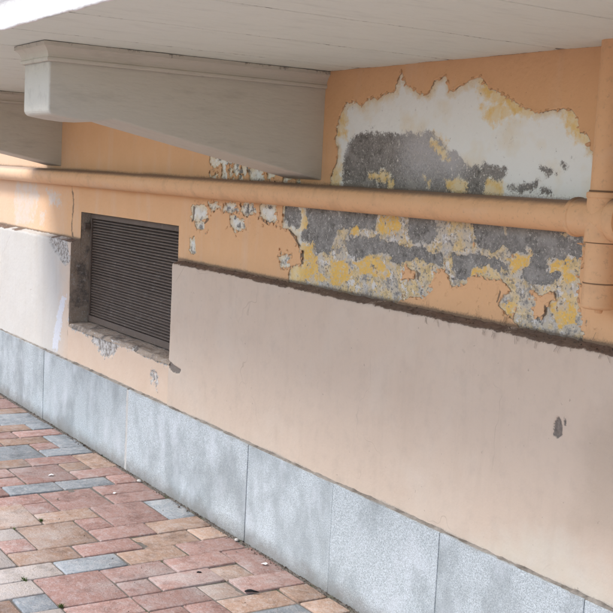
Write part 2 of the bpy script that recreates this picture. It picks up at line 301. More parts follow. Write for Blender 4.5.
wh = k.rng(k.math('ADD', k.attr('whi'), k.math('MULTIPLY_ADD', md, 0.12, k.math('MULTIPLY', fn, 0.05))), -0.001, 0.001)
c = k.mix(k.math('MULTIPLY', wh, 0.8), c, k.mix(k.noise(60, 4), (0.52, 0.55, 0.61), (0.70, 0.72, 0.77)))
hole = k.rng(k.math('ADD', k.attr('hol'), k.math('MULTIPLY', fn, 0.012)), -0.001, 0.002)
c = k.mix(hole, c, k.mix(k.noise(120, 4, 0.6), (0.07, 0.058, 0.05), (0.34, 0.29, 0.25)))
dirt = k.rng(k.math('ADD', k.attr('dirt_shade'), k.math('MULTIPLY', fn, 0.9)), 0.30, 0.62)
c = k.mix(dirt, c, k.mix(k.noise(80, 5, 0.7), (0.085, 0.058, 0.043), (0.26, 0.185, 0.14)))
mort = k.rng(k.math('ADD', k.attr('mor'), k.math('MULTIPLY', fn, 0.8)), 0.3, 0.7)
c = k.mix(mort, c, k.mix(k.noise(70, 5, 0.7), (0.22, 0.19, 0.16), (0.48, 0.43, 0.37)))
k.col(c); k.rough(0.9)
k.bump(k.noise(60, 3, 0.7), 0.28, 0.005)
MAT['beige'] = k.m

# --- granite
k = NT('grey_granite')
rv = k.rnd()
off = k.n('ShaderNodeCombineXYZ'); k.set(off.inputs[0], k.math('MULTIPLY', rv, 31)); k.set(off.inputs[2], k.math('MULTIPLY', rv, 17))
p = k.shift(k.pos(), off.outputs[0])
g = k.mix(k.rng(k.noise(210, 3, 0.7, p), 0.35, 0.66), (0.275, 0.305, 0.315), (0.60, 0.655, 0.68))
g = k.mix(k.rng(k.voro(330, p), 0.0, 0.30, 0.55, 0), g, (0.17, 0.18, 0.19))
g = k.mix(k.rng(k.noise(420, 2, 0.5, p), 0.62, 0.70, 0, 0.7), g, (0.72, 0.74, 0.76))
g = k.mix(k.rng(k.noise(95, 4, 0.7, p), 0.50, 0.66, 0, 0.3), g, (0.25, 0.275, 0.285))
g = k.mix(k.rng(k.noise(80, 4, 0.7, k.shift(p, (3, 1, 4))), 0.54, 0.68, 0, 0.3), g, (0.68, 0.735, 0.76))
st = k.noise(3.2, 5, 0.62, k.scale(p, (1.2, 1, 0.8)))
g = k.mix(k.rng(st, 0.46, 0.62, 0, 0.65), g, (0.24, 0.265, 0.27))
st2 = k.noise(7, 4, 0.6, k.scale(k.shift(p, (5, 2, 1)), (1.0, 1, 0.6)))
g = k.mix(k.rng(st2, 0.52, 0.74, 0, 0.45), g, (0.62, 0.65, 0.69))
g = k.mul(g, k.rng(rv, 0, 1, 0.88, 1.08))
sz = k.n('ShaderNodeSeparateXYZ'); k.set(sz.inputs[0], k.pos())
g = k.mix(k.rng(k.math('ADD', sz.outputs[2], k.math('MULTIPLY', k.noise(14, 4, 0.7), -0.10)), 0.03, -0.04, 0, 0.65), g, (0.17, 0.15, 0.125))
g = k.mix(k.rng(k.math('ADD', sz.outputs[2], k.math('MULTIPLY', k.noise(9, 4, 0.7), 0.10)), 0.475, 0.50, 0, 0.45), g, (0.23, 0.205, 0.175))
k.col(g); k.rough(0.72)
k.bump(k.noise(260, 4, 0.7, p), 0.35, 0.003)
MAT['granite'] = k.m

# --- mortar / dirt
k = NT('pale_mortar')
k.col(k.mix(k.noise(40, 6, 0.7), (0.36, 0.345, 0.32), (0.58, 0.575, 0.555)))
k.bump(k.noise(120, 5, 0.7), 0.6, 0.004)
MAT['mortar'] = k.m
k = NT('dirty_mortar')
c = k.mix(k.noise(45, 5, 0.75), (0.17, 0.145, 0.12), (0.46, 0.42, 0.37))
c = k.mix(k.rng(k.noise(7, 4, 0.7), 0.46, 0.60, 0, 0.8), c, (0.13, 0.11, 0.09))
k.col(c); k.bump(k.noise(110, 4, 0.7), 0.8, 0.005)
MAT['bed'] = k.m
k = NT('dirt')
k.col(k.mix(k.noise(90, 5, 0.7), (0.055, 0.043, 0.035), (0.19, 0.145, 0.115)))
k.bump(k.noise(200, 4, 0.7), 0.8, 0.004); k.rough(1.0)
MAT['dirt'] = k.m
k = NT('raw_concrete')
c = k.mix(k.noise(14, 6, 0.7), (0.26, 0.20, 0.15), (0.50, 0.41, 0.33))
c = k.mix(k.rng(k.noise(6.5, 5, 0.65), 0.52, 0.64, 0, 0.85), c, (0.12, 0.105, 0.095))
c = k.mix(k.rng(k.noise(45, 5, 0.7), 0.56, 0.64, 0, 0.6), c, (0.50, 0.46, 0.42))
k.col(c); k.bump(k.noise(60, 6, 0.7), 0.9, 0.008)
MAT['concrete'] = k.m
# --- soffit / corbels / fascia
def off_white(name, a, b, dirty):
    k = NT(name)
    c = k.mix(k.noise(3, 5, 0.6), a, b)
    c = k.mix(k.rng(k.noise(9, 6, 0.7, k.scale(k.pos(), (2.2, 0.5, 2.2))), 0.52, 0.75, 0, dirty), c, tuple(q * 0.72 for q in a))
    c = k.mix(k.rng(k.noise(65, 4, 0.7), 0.70, 0.76, 0, 0.5), c, (0.2, 0.17, 0.14))
    c = k.mix(k.rng(k.math('ADD', k.attr('dirt_shade'), k.math('MULTIPLY', k.math('SUBTRACT', k.noise(22, 5, 0.75), 0.5), 2.2)), 0.62, 0.95, 0, 0.85), c, (0.13, 0.115, 0.095))
    k.col(c); k.rough(0.8)
    k.bump(k.noise(60, 3, 0.6, k.scale(k.pos(), (1, 0.22, 1))), 0.65, 0.005)
    return k.m
MAT['soffit'] = off_white('soffit_paint', (0.72, 0.775, 0.695), (0.77, 0.815, 0.74), 0.4)
MAT['corbel'] = off_white('corbel_paint', (0.55, 0.525, 0.445), (0.61, 0.585, 0.51), 0.5)
MAT['fascia'] = off_white('fascia_paint', (0.78, 0.77, 0.74), (0.83, 0.82, 0.80), 0.2)
# --- pipe paint
k = NT('orange_pipe_paint')
c = k.mix(k.noise(6, 4, 0.6), (0.68, 0.40, 0.21), (0.745, 0.455, 0.25))
c = k.mix(k.rng(k.noise(60, 5, 0.7), 0.57, 0.70, 0, 0.45), c, (0.40, 0.25, 0.15))
c = k.mix(k.rng(k.noise(11, 4, 0.65, k.shift(k.pos(), (2, 5, 1))), 0.52, 0.70, 0, 0.4), c, (0.46, 0.28, 0.165))
c = k.mix(k.rng(k.noise(9, 4, 0.6, k.scale(k.pos(), (0.4, 1, 1))), 0.55, 0.75, 0, 0.5), c, (0.70, 0.50, 0.34))
c = k.mix(k.rng(k.math('ADD', k.attr('dust_shade'), k.math('MULTIPLY', k.math('SUBTRACT', k.noise(50, 5, 0.7), 0.5), 0.5)), 0.08, 0.75, 0, 0.85), c, (0.15, 0.105, 0.078))  # dust on top, with the overhead shade painted into it
sx = k.n('ShaderNodeSeparateXYZ'); k.set(sx.inputs[0], k.pos())
c = k.mix(k.rng(k.math('ADD', sx.outputs[0], k.math('MULTIPLY', k.noise(5, 4, 0.6), 0.5)), -6.65, -7.0, 0, 0.4), c, (0.70, 0.56, 0.44))  # sunlight on the far end put into the paint colour
k.col(c); k.rough(0.6); k.bump(k.noise(55, 5, 0.6), 0.25, 0.003)
MAT['pipe'] = k.m
k = NT('pipe_joint_dirt'); k.col((0.20, 0.12, 0.07)); MAT['seal'] = k.m
# --- grille metal
k = NT('brown_painted_steel')
c = k.mix(k.noise(8, 5, 0.65), (0.105, 0.078, 0.062), (0.175, 0.135, 0.11))
c = k.mix(k.rng(k.noise(30, 5, 0.7), 0.58, 0.70, 0, 0.6), c, (0.27, 0.235, 0.21))
k.col(c); k.rough(0.6); k.b.inputs['Metallic'].default_value = 0.1; k.bump(k.noise(120, 4), 0.2, 0.002)
MAT['steel'] = k.m
k = NT('dark_void'); k.col((0.012, 0.011, 0.011)); MAT['void'] = k.m
# --- pavers
def paver_mat(name, a, b, bloom):
    k = NT(name)
    r = k.rnd()
    off = k.n('ShaderNodeCombineXYZ'); k.set(off.inputs[0], k.math('MULTIPLY', r, 53)); k.set(off.inputs[1], k.math('MULTIPLY', r, 29))
    p = k.shift(k.obj(), off.outputs[0])
    c = k.mix(k.math('ADD', k.math('MULTIPLY', k.noise(9, 5, 0.65, p), 0.7), k.math('MULTIPLY', r, 0.3)), a, b)
    c = k.mix(k.rng(k.noise(26, 6, 0.72, p), 0.46, 0.66, 0, bloom), c, (0.56, 0.52, 0.50))
    c = k.mix(k.rng(k.noise(7, 6, 0.75, p), 0.50, 0.68, 0, 0.7), c, tuple(q * 0.60 for q in a))
    c = k.mix(k.rng(k.noise(2.2, 6, 0.72), 0.52, 0.70, 0, 0.45), c, (0.60, 0.57, 0.54))
    c = k.mix(k.rng(k.noise(75, 5, 0.75, p), 0.55, 0.68, 0, 0.45), c, (0.62, 0.58, 0.54))
    c = k.mix(k.rng(k.noise(48, 5, 0.75, k.shift(p, (4, 4, 4))), 0.56, 0.68, 0, 0.5), c, tuple(q * 0.5 for q in a))
    c = k.mix(k.rng(k.noise(150, 3, 0.6, p), 0.66, 0.72, 0, 0.6), c, (0.15, 0.12, 0.10))
    c = k.mul(c, k.rng(k.math('FRACT', k.math('MULTIPLY', r, 7.7)), 0, 1, 0.80, 1.16))
    k.col(c); k.rough(0.92)
    k.bump(k.noise(90, 3, 0.75, p), 0.9, 0.006)
    return k.m
MAT['P'] = paver_mat('pink_clay', (0.335, 0.185, 0.15), (0.47, 0.305, 0.26), 0.35)
MAT['O'] = paver_mat('tan_clay', (0.34, 0.215, 0.15), (0.49, 0.345, 0.26), 0.35)
MAT['B'] = paver_mat('blue_grey_clay', (0.22, 0.24, 0.25), (0.36, 0.385, 0.40), 0.4)
MAT['C'] = paver_mat('pale_clay', (0.50, 0.43, 0.375), (0.60, 0.53, 0.48), 0.55)
k = NT('joint_sand')
c = k.mix(k.noise(60, 6, 0.7), (0.10, 0.085, 0.07), (0.30, 0.27, 0.235))
c = k.mix(k.rng(k.noise(6, 4, 0.6), 0.56, 0.66, 0, 0.7), c, (0.075, 0.10, 0.04))
k.col(c); k.rough(1.0); k.bump(k.noise(300, 4, 0.7), 0.8, 0.004)
MAT['sand'] = k.m
k = NT('far_paving')
br = k.n('ShaderNodeTexBrick'); k.set(br.inputs['Vector'], k.scale(k.pos(), (1, 1, 1)))
br.inputs['Scale'].default_value = 1.0; br.inputs['Brick Width'].default_value = 0.16; br.inputs['Row Height'].default_value = 0.137
br.inputs['Mortar Size'].default_value = 0.004; br.offset = 0.0
for q, v in (('Color1', (0.46, 0.34, 0.31, 1)), ('Color2', (0.50, 0.40, 0.35, 1)), ('Mortar', (0.16, 0.135, 0.11, 1))): br.inputs[q].default_value = v
k.col(k.mix(k.rng(k.noise(4, 5, 0.6), 0.45, 0.7, 0, 0.4), br.outputs['Color'], (0.33, 0.32, 0.31))); k.bump(br.outputs['Fac'], -0.5, 0.006)
MAT['paving'] = k.m
k = NT('asphalt'); k.col(k.mix(k.noise(120, 5, 0.7), (0.035, 0.035, 0.037), (0.075, 0.073, 0.07))); k.bump(k.noise(200, 4), 0.5, 0.005); MAT['asphalt'] = k.m
k = NT('kerb_stone'); k.col(k.mix(k.noise(80, 5, 0.7), (0.30, 0.30, 0.30), (0.42, 0.42, 0.42))); MAT['kerb'] = k.m
k = NT('weed_green'); k.col(k.mix(k.noise(30, 3), (0.06, 0.10, 0.025), (0.12, 0.17, 0.045))); MAT['weed'] = k.m
k = NT('black_scrap'); k.col((0.012, 0.012, 0.013)); MAT['black'] = k.m
k = NT('white_scrap'); k.col((0.78, 0.77, 0.74)); MAT['whitebit'] = k.m
k = NT('pale_pebble'); k.col(k.mix(k.noise(90, 3), (0.42, 0.39, 0.35), (0.62, 0.60, 0.56))); MAT['pebble'] = k.m

# ------------------------------------------------------------------ object helpers
def empty(name, loc, label, cat, group=None):
    o = bpy.data.objects.new(name, None); C.objects.link(o); o.location = loc
    o['label'] = label; o['category'] = cat
    if group: o['group'] = group
    return o
def wloc(o):
    v = Vector(o.location)
    while o.parent: o = o.parent; v += Vector(o.location)
    return v
def link(name, me, mat, parent=None, smooth=False):
    """mesh given in world coordinates: recentre it on its own box and hang it under its parent"""
    n = len(me.vertices); co = np.empty(n * 3); me.vertices.foreach_get('co', co); co = co.reshape(-1, 3)
    c = (co.min(0) + co.max(0)) / 2; c[2] = co[:, 2].min()
    me.vertices.foreach_set('co', (co - c).ravel()); me.update()
    o = bpy.data.objects.new(name, me); C.objects.link(o)
    o.location = Vector(c) - (wloc(parent) if parent else Vector())
    if parent: o.parent = parent
    if mat is not None:
        me.materials.clear(); me.materials.append(mat)
    if smooth: me.polygons.foreach_set('use_smooth', np.ones(len(me.polygons), bool))
    return o
def frombm(bm, name):
    me = bpy.data.meshes.new(name); bm.normal_update(); bm.to_mesh(me); bm.free(); return me
def bm_box(bm, x0, x1, y0, y1, z0, z1, bev=0.0, seg=2):
    vs = [bm.verts.new(p) for p in ((x0, y0, z0), (x1, y0, z0), (x1, y1, z0), (x0, y1, z0), (x0, y0, z1), (x1, y0, z1), (x1, y1, z1), (x0, y1, z1))]
    fs = [bm.faces.new([vs[i] for i in f]) for f in ((3, 2, 1, 0), (4, 5, 6, 7), (0, 1, 5, 4), (1, 2, 6, 5), (2, 3, 7, 6), (3, 0, 4, 7))]
    if bev > 0:
        es = list({e for f in fs for e in f.edges})
        bmesh.ops.bevel(bm, geom=es, offset=bev, segments=seg, affect='EDGES', profile=0.5)
def box(name, x0, x1, y0, y1, z0, z1, mat, parent, bev=0.0):
    bm = bmesh.new(); bm_box(bm, x0, x1, y0, y1, z0, z1, bev)
    return link(name, frombm(bm, name), mat, parent)
def grid(name, P, attrs, mat, parent, keep=None, smooth=True):
    """P: (nu,nv,3) world points; faces run u then v"""
    nu, nv = P.shape[:2]
    idx = np.arange(nu * nv).reshape(nu, nv)
    f = np.stack([idx[:-1, :-1], idx[1:, :-1], idx[1:, 1:], idx[:-1, 1:]], -1).reshape(-1, 4)
    if keep is not None: f = f[keep.reshape(-1)]
    me = bpy.data.meshes.new(name)
    me.vertices.add(nu * nv); me.vertices.foreach_set('co', P.reshape(-1).astype(np.float32))
    me.loops.add(len(f) * 4); me.loops.foreach_set('vertex_index', f.reshape(-1).astype(np.int32))
    me.polygons.add(len(f)); me.polygons.foreach_set('loop_start', np.arange(0, len(f) * 4, 4, dtype=np.int32))
    me.update(calc_edges=True)
    for a, v in attrs.items():
        at = me.attributes.new(a, 'FLOAT', 'POINT'); at.data.foreach_set('value', v.reshape(-1).astype(np.float32))
    return link(name, me, mat, parent, smooth)
def rev(name, axis, prof, mat, parent, seg=28, wob=0.0, seed=0):
    """surface of revolution; axis = (origin, direction letter); prof = [(t, r)]"""
    (ox, oy, oz), d = axis
    n = len(prof); P = np.zeros((n, seg + 1, 3))
    th = np.linspace(0, 2 * math.pi, seg + 1)
    for i, (t, r) in enumerate(prof):
        rr = r * (1 + wob * np.sin(th * 2 + seed + i))
        if d == 'x': P[i] = np.stack([np.full(seg + 1, ox + t), oy + rr * np.cos(th), oz + rr * np.sin(th)], -1)
        else: P[i] = np.stack([ox + rr * np.cos(th), oy + rr * np.sin(th), np.full(seg + 1, oz + t)], -1)
    if d == 'z': P = P[:, ::-1]
    else: P = P[:, ::-1]
    if d == 'z': P = P[::-1][:, ::-1][::-1]
    at = {}
    if d == 'x': at['dust_shade'] = sstep(0.45, 1.05, (P[..., 2] - oz) / max(p_[1] for p_ in prof))
    o = grid(name, P, at, mat, parent)
    bm = bmesh.new(); bm.from_mesh(o.data); bmesh.ops.remove_doubles(bm, verts=bm.verts, dist=1e-5)
    bmesh.ops.recalc_face_normals(bm, faces=bm.faces)
    for e in bm.edges:
        if len(e.link_faces) == 2 and e.calc_face_angle(0) > R(35): e.smooth = False
    bm.to_mesh(o.data); bm.free()
    return o

# ------------------------------------------------------------------ ground
random.seed(4)
GX, GY = 0.1605, 0.1365
K0, K1, JN = -6, 31, 13
PX0, PX1 = -3.47 - K1 * GX, -3.47 - K0 * GX
PY0 = YG - 0.02 - JN * GY
def sheet(name, rects, z, mat, kind='structure', parent=None):
    bm = bmesh.new()
    for x0, x1, y0, y1 in rects:
        bm.faces.new([bm.verts.new(p) for p in ((x0, y0, z), (x1, y0, z), (x1, y1, z), (x0, y1, z))])
    bmesh.ops.remove_doubles(bm, verts=bm.verts, dist=1e-6)
    o = link(name, frombm(bm, name), mat, parent)
    if kind: o['kind'] = kind
    return o
sheet('road', [(-300, 300, -300, 300)], -0.13, MAT['asphalt'])
kb = box('kerb', -40, 40, -5.62, -5.5, -0.20, 0.0, MAT['kerb'], None, 0.012); kb['kind'] = 'structure'
pave = sheet('pavement', [(-40, PX0, -5.5, PY0), (PX0, PX1, -5.5, PY0), (PX1, 40, -5.5, PY0), (-40, PX0, PY0, 2.6), (PX1, 40, PY0, 2.6)], -0.001, MAT['paving'])  # light paving extended out of view to bounce light up
xs = np.linspace(PX0, PX1, 700); ys = np.linspace(PY0, YG + 0.05, 200)
gx, gy = np.meshgrid(xs, ys, indexing='ij')
gz = -0.0065 + 0.0035 * fbm(gx, gy, 9, 4, 3) + 0.005 * sstep(YG - 0.06, YG, gy)
grid('sand_bed', np.stack([gx, gy, gz], -1), {}, MAT['sand'], pave)

LAY = [(16,0,2,1,'B'),(17,1,1,2,'O'),(16,1,1,1,'P'),(15,0,1,2,'B'),(15,2,2,2,'B'),(17,3,1,2,'P'),(18,0,1,2,'P'),(18,2,1,2,'P'),
 (19,0,1,1,'B'),(19,1,1,2,'O'),(20,0,2,2,'B'),(13,0,2,1,'O'),(14,1,1,2,'P'),(14,3,1,2,'O'),(13,1,1,1,'O'),(12,0,1,2,'P'),
 (12,2,2,2,'P'),(13,4,1,2,'P'),(12,4,1,2,'P'),(11,1,1,2,'B'),(11,3,1,2,'B'),(11,0,1,1,'P'),(11,5,1,2,'P'),(10,0,1,2,'P'),(9,0,1,2,'P'),
 (9,2,2,2,'P'),(10,4,1,2,'P'),(9,4,1,1,'P'),(8,5,2,2,'O'),(8,3,1,2,'O'),(7,1,2,2,'P'),(7,0,2,1,'B'),(7,3,1,1,'P'),(6,4,2,2,'O'),
 (7,6,1,1,'C'),(6,6,1,1,'P'),(6,2,1,2,'P'),(6,0,1,2,'O'),(5,3,1,2,'P'),(5,1,1,2,'O'),(5,0,1,1,'O'),(5,5,1,2,'O'),(4,4,1,2,'B'),
 (4,2,1,2,'O'),(4,0,1,2,'P'),(4,6,1,2,'C'),(3,3,1,2,'P'),(3,1,1,2,'P'),(2,0,2,1,'P'),(2,5,2,2,'P'),(3,7,1,2,'C'),(2,7,1,1,'B'),
 (2,4,1,1,'P'),(2,2,1,2,'P'),(2,1,1,1,'O'),(1,3,1,2,'P'),(1,2,1,1,'O'),(1,0,1,2,'P'),(0,0,1,1,'O'),(0,1,1,2,'O'),(0,3,1,1,'P'),
 (-1,1,1,2,'B'),(-1,0,1,1,'O'),(5,7,2,2,'C'),(1,5,1,2,'P'),(21,2,1,2,'P'),(20,2,1,1,'O'),(22,0,1,2,'O'),(22,2,1,2,'P'),(23,0,2,2,'P')]
used = set()
for (a, b, da, db, c) in LAY:
    for i in range(da):
        for j in range(db): used.add((a + i, b + j))
for j in range(JN):
    for a in range(K0, K1):
        if (a, j) in used: continue
        opts = [(2, 2), (1, 2), (1, 2), (1, 2), (1, 1)]
        random.shuffle(opts)
        for da, db in opts + [(1, 1)]:
            cells = [(a + i, j + q) for i in range(da) for q in range(db)]
            if all(s not in used and s[0] < K1 and s[1] < JN for s in cells): break
        used.update(cells)
        LAY.append((a, j, da, db, random.choice('PPPPPOOOB' if j < 7 else 'PPPOOCCB')))
pm = {}
def paver_mesh(lx, ly, var, cut):
    key = (lx, ly, var, cut)
    if key in pm: return pm[key]
    bm = bmesh.new()
    rr = random.Random(lx * 7 + ly * 31 + var * 101)
    w, h = lx * GX - 0.0085, ly * GY - 0.0085 + cut
    bm_box(bm, -w / 2, w / 2, -h / 2, h / 2, -0.05, 0.0, 0.0)
    top = [v for v in bm.verts if v.co.z > -0.01]
    for v in bm.verts:
        v.co.x += rr.uniform(-0.0028, 0.0028); v.co.y += rr.uniform(-0.0028, 0.0028)
    te = [e for e in bm.edges if all(v in top for v in e.verts)]
    ve = [e for e in bm.edges if abs(e.verts[0].co.z - e.verts[1].co.z) > 0.02]
    bmesh.ops.bevel(bm, geom=te + ve, offset=0.005, segments=2, affect='EDGES', profile=0.5)
    pm[key] = frombm(bm, 'paver')
    pm[key].polygons.foreach_set('use_smooth', np.ones(len(pm[key].polygons), bool))
    return pm[key]
n = 0
for (a, b, da, db, c) in LAY:
    cut = 0.0
    if b == 0 and (da == 2 and db == 1): cut = 0.016
    me0 = paver_mesh(da, db, random.randrange(5), cut)
    key = (me0.name, c)
    if key not in pm:
        q = me0.copy(); q.materials.append(MAT[c]); pm[key] = q
    o = bpy.data.objects.new('paver', pm[key]); C.objects.link(o)
    x = -3.47 - GX * (a + da / 2); y = YG - 0.02 - GY * (b + db / 2) + cut / 2
    o.parent = pave
    o.location = Vector((x, y, random.gauss(0, 0.0016))) - wloc(pave)
    o.rotation_euler = (random.gauss(0, 0.006), random.gauss(0, 0.006), random.gauss(0, 0.009))
    n += 1
print('pavers', n)

# ------------------------------------------------------------------ the wall
wall = empty('building_wall', (-4.5, YW, 0), 'peeling orange painted house wall with beige render panels and grey granite base', 'wall')

# upper painted wall, modelled as layers of paint
xs = np.concatenate([np.arange(XL, -7.9, 0.03), np.arange(-7.9, -4.95, 0.009), np.arange(-4.95, -2.15, 0.0036), np.arange(-2.15, XR + 0.02, 0.04)])
zs = np.concatenate([np.arange(1.10, ZS + 0.03, 0.0036)])
xs[np.argmin(abs(xs - WX0))] = WX0; xs[np.argmin(abs(xs - WX1))] = WX1; zs[np.argmin(abs(zs - WZ1))] = WZ1
X, Z = np.meshgrid(xs, zs, indexing='ij')
wx = X + 0.010 * fbm(X, Z, 22, 4, 11) + 0.004 * fbm(X, Z, 90, 3, 12)
wz = Z + 0.010 * fbm(X, Z, 22, 4, 13) + 0.004 * fbm(X, Z, 90, 3, 14)
def many(key, pad=0.06):
    r = np.full(X.shape, -pad)
    for q in POLY[key]: r = np.maximum(r, sdf(q, wx, wz, pad))
    return r
su = sdf(POLY['strip_up'], wx, wz); sl = sdf(POLY['strip_lo'], wx, wz)
fl = many('flake') + 0.010 * fbm(X, Z, 45, 3, 21)
fl = np.minimum(fl, np.where(Z > 1.5, (0.22 - fbm(X, Z, 26, 3, 23)) * 0.05, 0.06))
bare = np.maximum(np.maximum(su, sl), fl)
oi = many('o_isl')
# the odd small flake missing, and flakes left behind
pocks = fbm(X, Z, 55, 3, 31) - 0.66 + 0.22 * sstep(-0.03, 0.0, bare)
nearr = sstep(-0.03, -0.01, bare) * (Z < 1.5)
bare = np.maximum(bare, np.where(nearr > 0.02, pocks * 0.03, -0.06))
keepf = (fbm(X, Z, 42, 3, 33) - 0.52) * 0.03
keepf = np.where((sl > 0) & (many('grey_lo') < -0.004), keepf - 0.004, -0.06)
ora0 = np.maximum(-bare, oi)
ora = np.maximum(ora0, keepf)
upm = np.maximum(sstep(1.50, 1.54, Z), 0.75 * (1 - sstep(-3.97, -3.90, X)))
gu = sdf(POLY['grey_up'], wx, wz); wxs, wzs = wx, wz
wx = wx + 0.016 * fbm(X, Z, 17, 3, 62) + 0.007 * fbm(X, Z, 60, 3, 64)
wz = wz + 0.016 * fbm(X, Z, 17, 3, 63) + 0.007 * fbm(X, Z, 60, 3, 65)
gl = many('grey_lo') + 0.007 * fbm(X, Z, 55, 3, 66)
yl_ = many('yel_lo')
wx, wz = wxs, wzs
gi = many('isl')
gre = np.maximum(np.minimum(gu, -gi), np.maximum(gl, many('spots')))
gre = np.maximum(gre, np.where(fl > 0, (fbm(X, Z, 30, 3, 41) - 0.22) * 0.03, -0.06))
gre = np.maximum(gre, (fbm(X, Z, 50, 3, 43) - 0.62 - upm * 0.5 + 0.5 * sstep(-0.03, 0.02, gre)) * 0.02)
yel = np.maximum(yl_, many('yel_up'))
yel = np.maximum(yel, gi + 0.012)
upm = np.maximum(sstep(1.50, 1.54, Z), 0.75 * (1 - sstep(-3.97, -3.90, X)))
haze = np.zeros(X.shape)
for (hx, hz, hr, ha) in ((-3.20, 1.72, 0.21, 0.85), (-3.00, 1.69, 0.12, 0.7), (-3.68, 1.72, 0.05, 1.0), (-3.45, 1.66, 0.06, 0.2), (-2.86, 1.72, 0.08, 0.5)):
    haze += ha * np.exp(-((X - hx) ** 2 + (Z - hz) ** 2) / (hr * hr * 0.6))
sta = many('stain_l')
crk = sdf(POLY['crack'], wx, wz)
gap_shd = np.full(X.shape, -.06)
for q in POLY['gap_shade']: gap_shd = np.maximum(gap_shd, sdf(q, X, Z))  # shade under curled paint edges, painted as dark slivers
dirt_shade = 1.0 * sstep(-0.002, 0.003, gap_shd + 0.003 * fbm(X, Z, 60, 2, 58)) + 0.75 * sstep(0.000, 0.012, crk + 0.012 * fbm(X, Z, 30, 3, 57)) + (Z > 1.52) * (0.85 + 0.3 * fbm(X, X * 0, 3, 3, 55)) * np.exp(-np.maximum(Z - 1.570, 0) / 0.013) + 0.75 * np.exp(-(Z - 1.165) / 0.010) + 0.10 * sstep(0.0, 0.4, fbm(X, Z, 12, 3, 51)) * np.exp(-(Z - 1.165) / 0.05)  # dirt and crack, plus painted shade above the pipe
thick = 0.0042 * sstep(-0.0035, 0.0035, ora) * (1 + 0.5 * np.exp(-np.abs(ora) / 0.012))
lift = 0.003 * np.exp(-np.abs(ora - 0.004) / 0.006) * sstep(0.15, 0.5, fbm(X, Z, 9, 2, 61))
rel = thick + lift + 0.0016 * (1 - sstep(-0.003, 0.003, gre)) + 0.002 * fbm(X, Z, 3, 3, 71) + 0.0006 * fbm(X, Z, 60, 3, 72)
Pw = np.stack([X, YW - rel + 0.004, Z], -1)
xc = (X[:-1, :-1] + X[1:, 1:]) / 2; zc = (Z[:-1, :-1] + Z[1:, 1:]) / 2
keep = ~((xc > WX0) & (xc < WX1) & (zc < WZ1))
grid('painted_wall', Pw, dict(ora=np.clip(ora, -.06, .06), gre=gre, yel=yel, up=upm, haze=haze, sta=sta, dirt_shade=dirt_shade), MAT['wall'], wall, keep)
# flakes of paint curling off along the broken edges
gxo = np.gradient(ora, axis=0) / np.gradient(X, axis=0); gzo = np.gradient(ora, axis=1) / np.gradient(Z, axis=1)
ii = np.argwhere((np.abs(ora0) < 0.004) & (X < -2.335 + 0.0 * Z) & (X > -4.8) & (X < -2.3) & (Z > 1.19) & ((Z < 1.46) | (Z > 1.6)))
rng_ = np.random.RandomState(5); rng_.shuffle(ii)
bm = bmesh.new(); used_p = []
for a_, b_ in ii:
    x, z = X[a_, b_], Z[a_, b_]
    if any((x - q[0]) ** 2 + (z - q[1]) ** 2 < 0.024 ** 2 for q in used_p): continue
    used_p.append((x, z))
    g_ = np.array([gxo[a_, b_], gzo[a_, b_]]); nn = np.linalg.norm(g_)
    if nn < 1e-6: continue
    g_ = -g_ / nn; t_ = np.array([-g_[1], g_[0]])
    L_ = rng_.uniform(0.007, 0.017); W2 = rng_.uniform(0.006, 0.018); H_ = rng_.uniform(0.002, 0.008)
    rows = []
    for u in (0.0, 0.35, 0.7, 1.0):
        w_ = W2 * (1 - 0.55 * u * u) * rng_.uniform(0.85, 1.15)
        ctr = np.array([x, z]) + g_ * (u * L_ - 0.006) + t_ * rng_.uniform(-0.002, 0.002)
        off_ = 0.0075 + H_ * u * u
        rows.append([bm.verts.new((ctr[0] + t_[0] * w_ * v, YW - off_ + 0.0045 + 0.001 * abs(v), ctr[1] + t_[1] * w_ * v)) for v in (-0.5, 0.0, 0.5)])
    for ra, rb in zip(rows[:-1], rows[1:]):
        for q in range(2): bm.faces.new((ra[q], ra[q + 1], rb[q + 1], rb[q]))
    if len(used_p) > 420: break
fo = link('paint_flakes', frombm(bm, 'paint_flakes'), MAT['pipe'], wall, True); fo['kind'] = 'stuff'
sm = fo.modifiers.new('thickness', 'SOLIDIFY'); sm.thickness = 0.0009
# the same wall, plain, above the balcony and behind everything
box('upper_storey', XL, XR, YW + 0.005, YW + 0.35, 2.31, 6.5, MAT['pipe'], wall)
bm = bmesh.new()
bm_box(bm, XL, XR, YF + 0.12, YF + 0.34, 0.0, 2.3)
link('wall_core', frombm(bm, 'wall_core'), MAT['concrete'], wall)

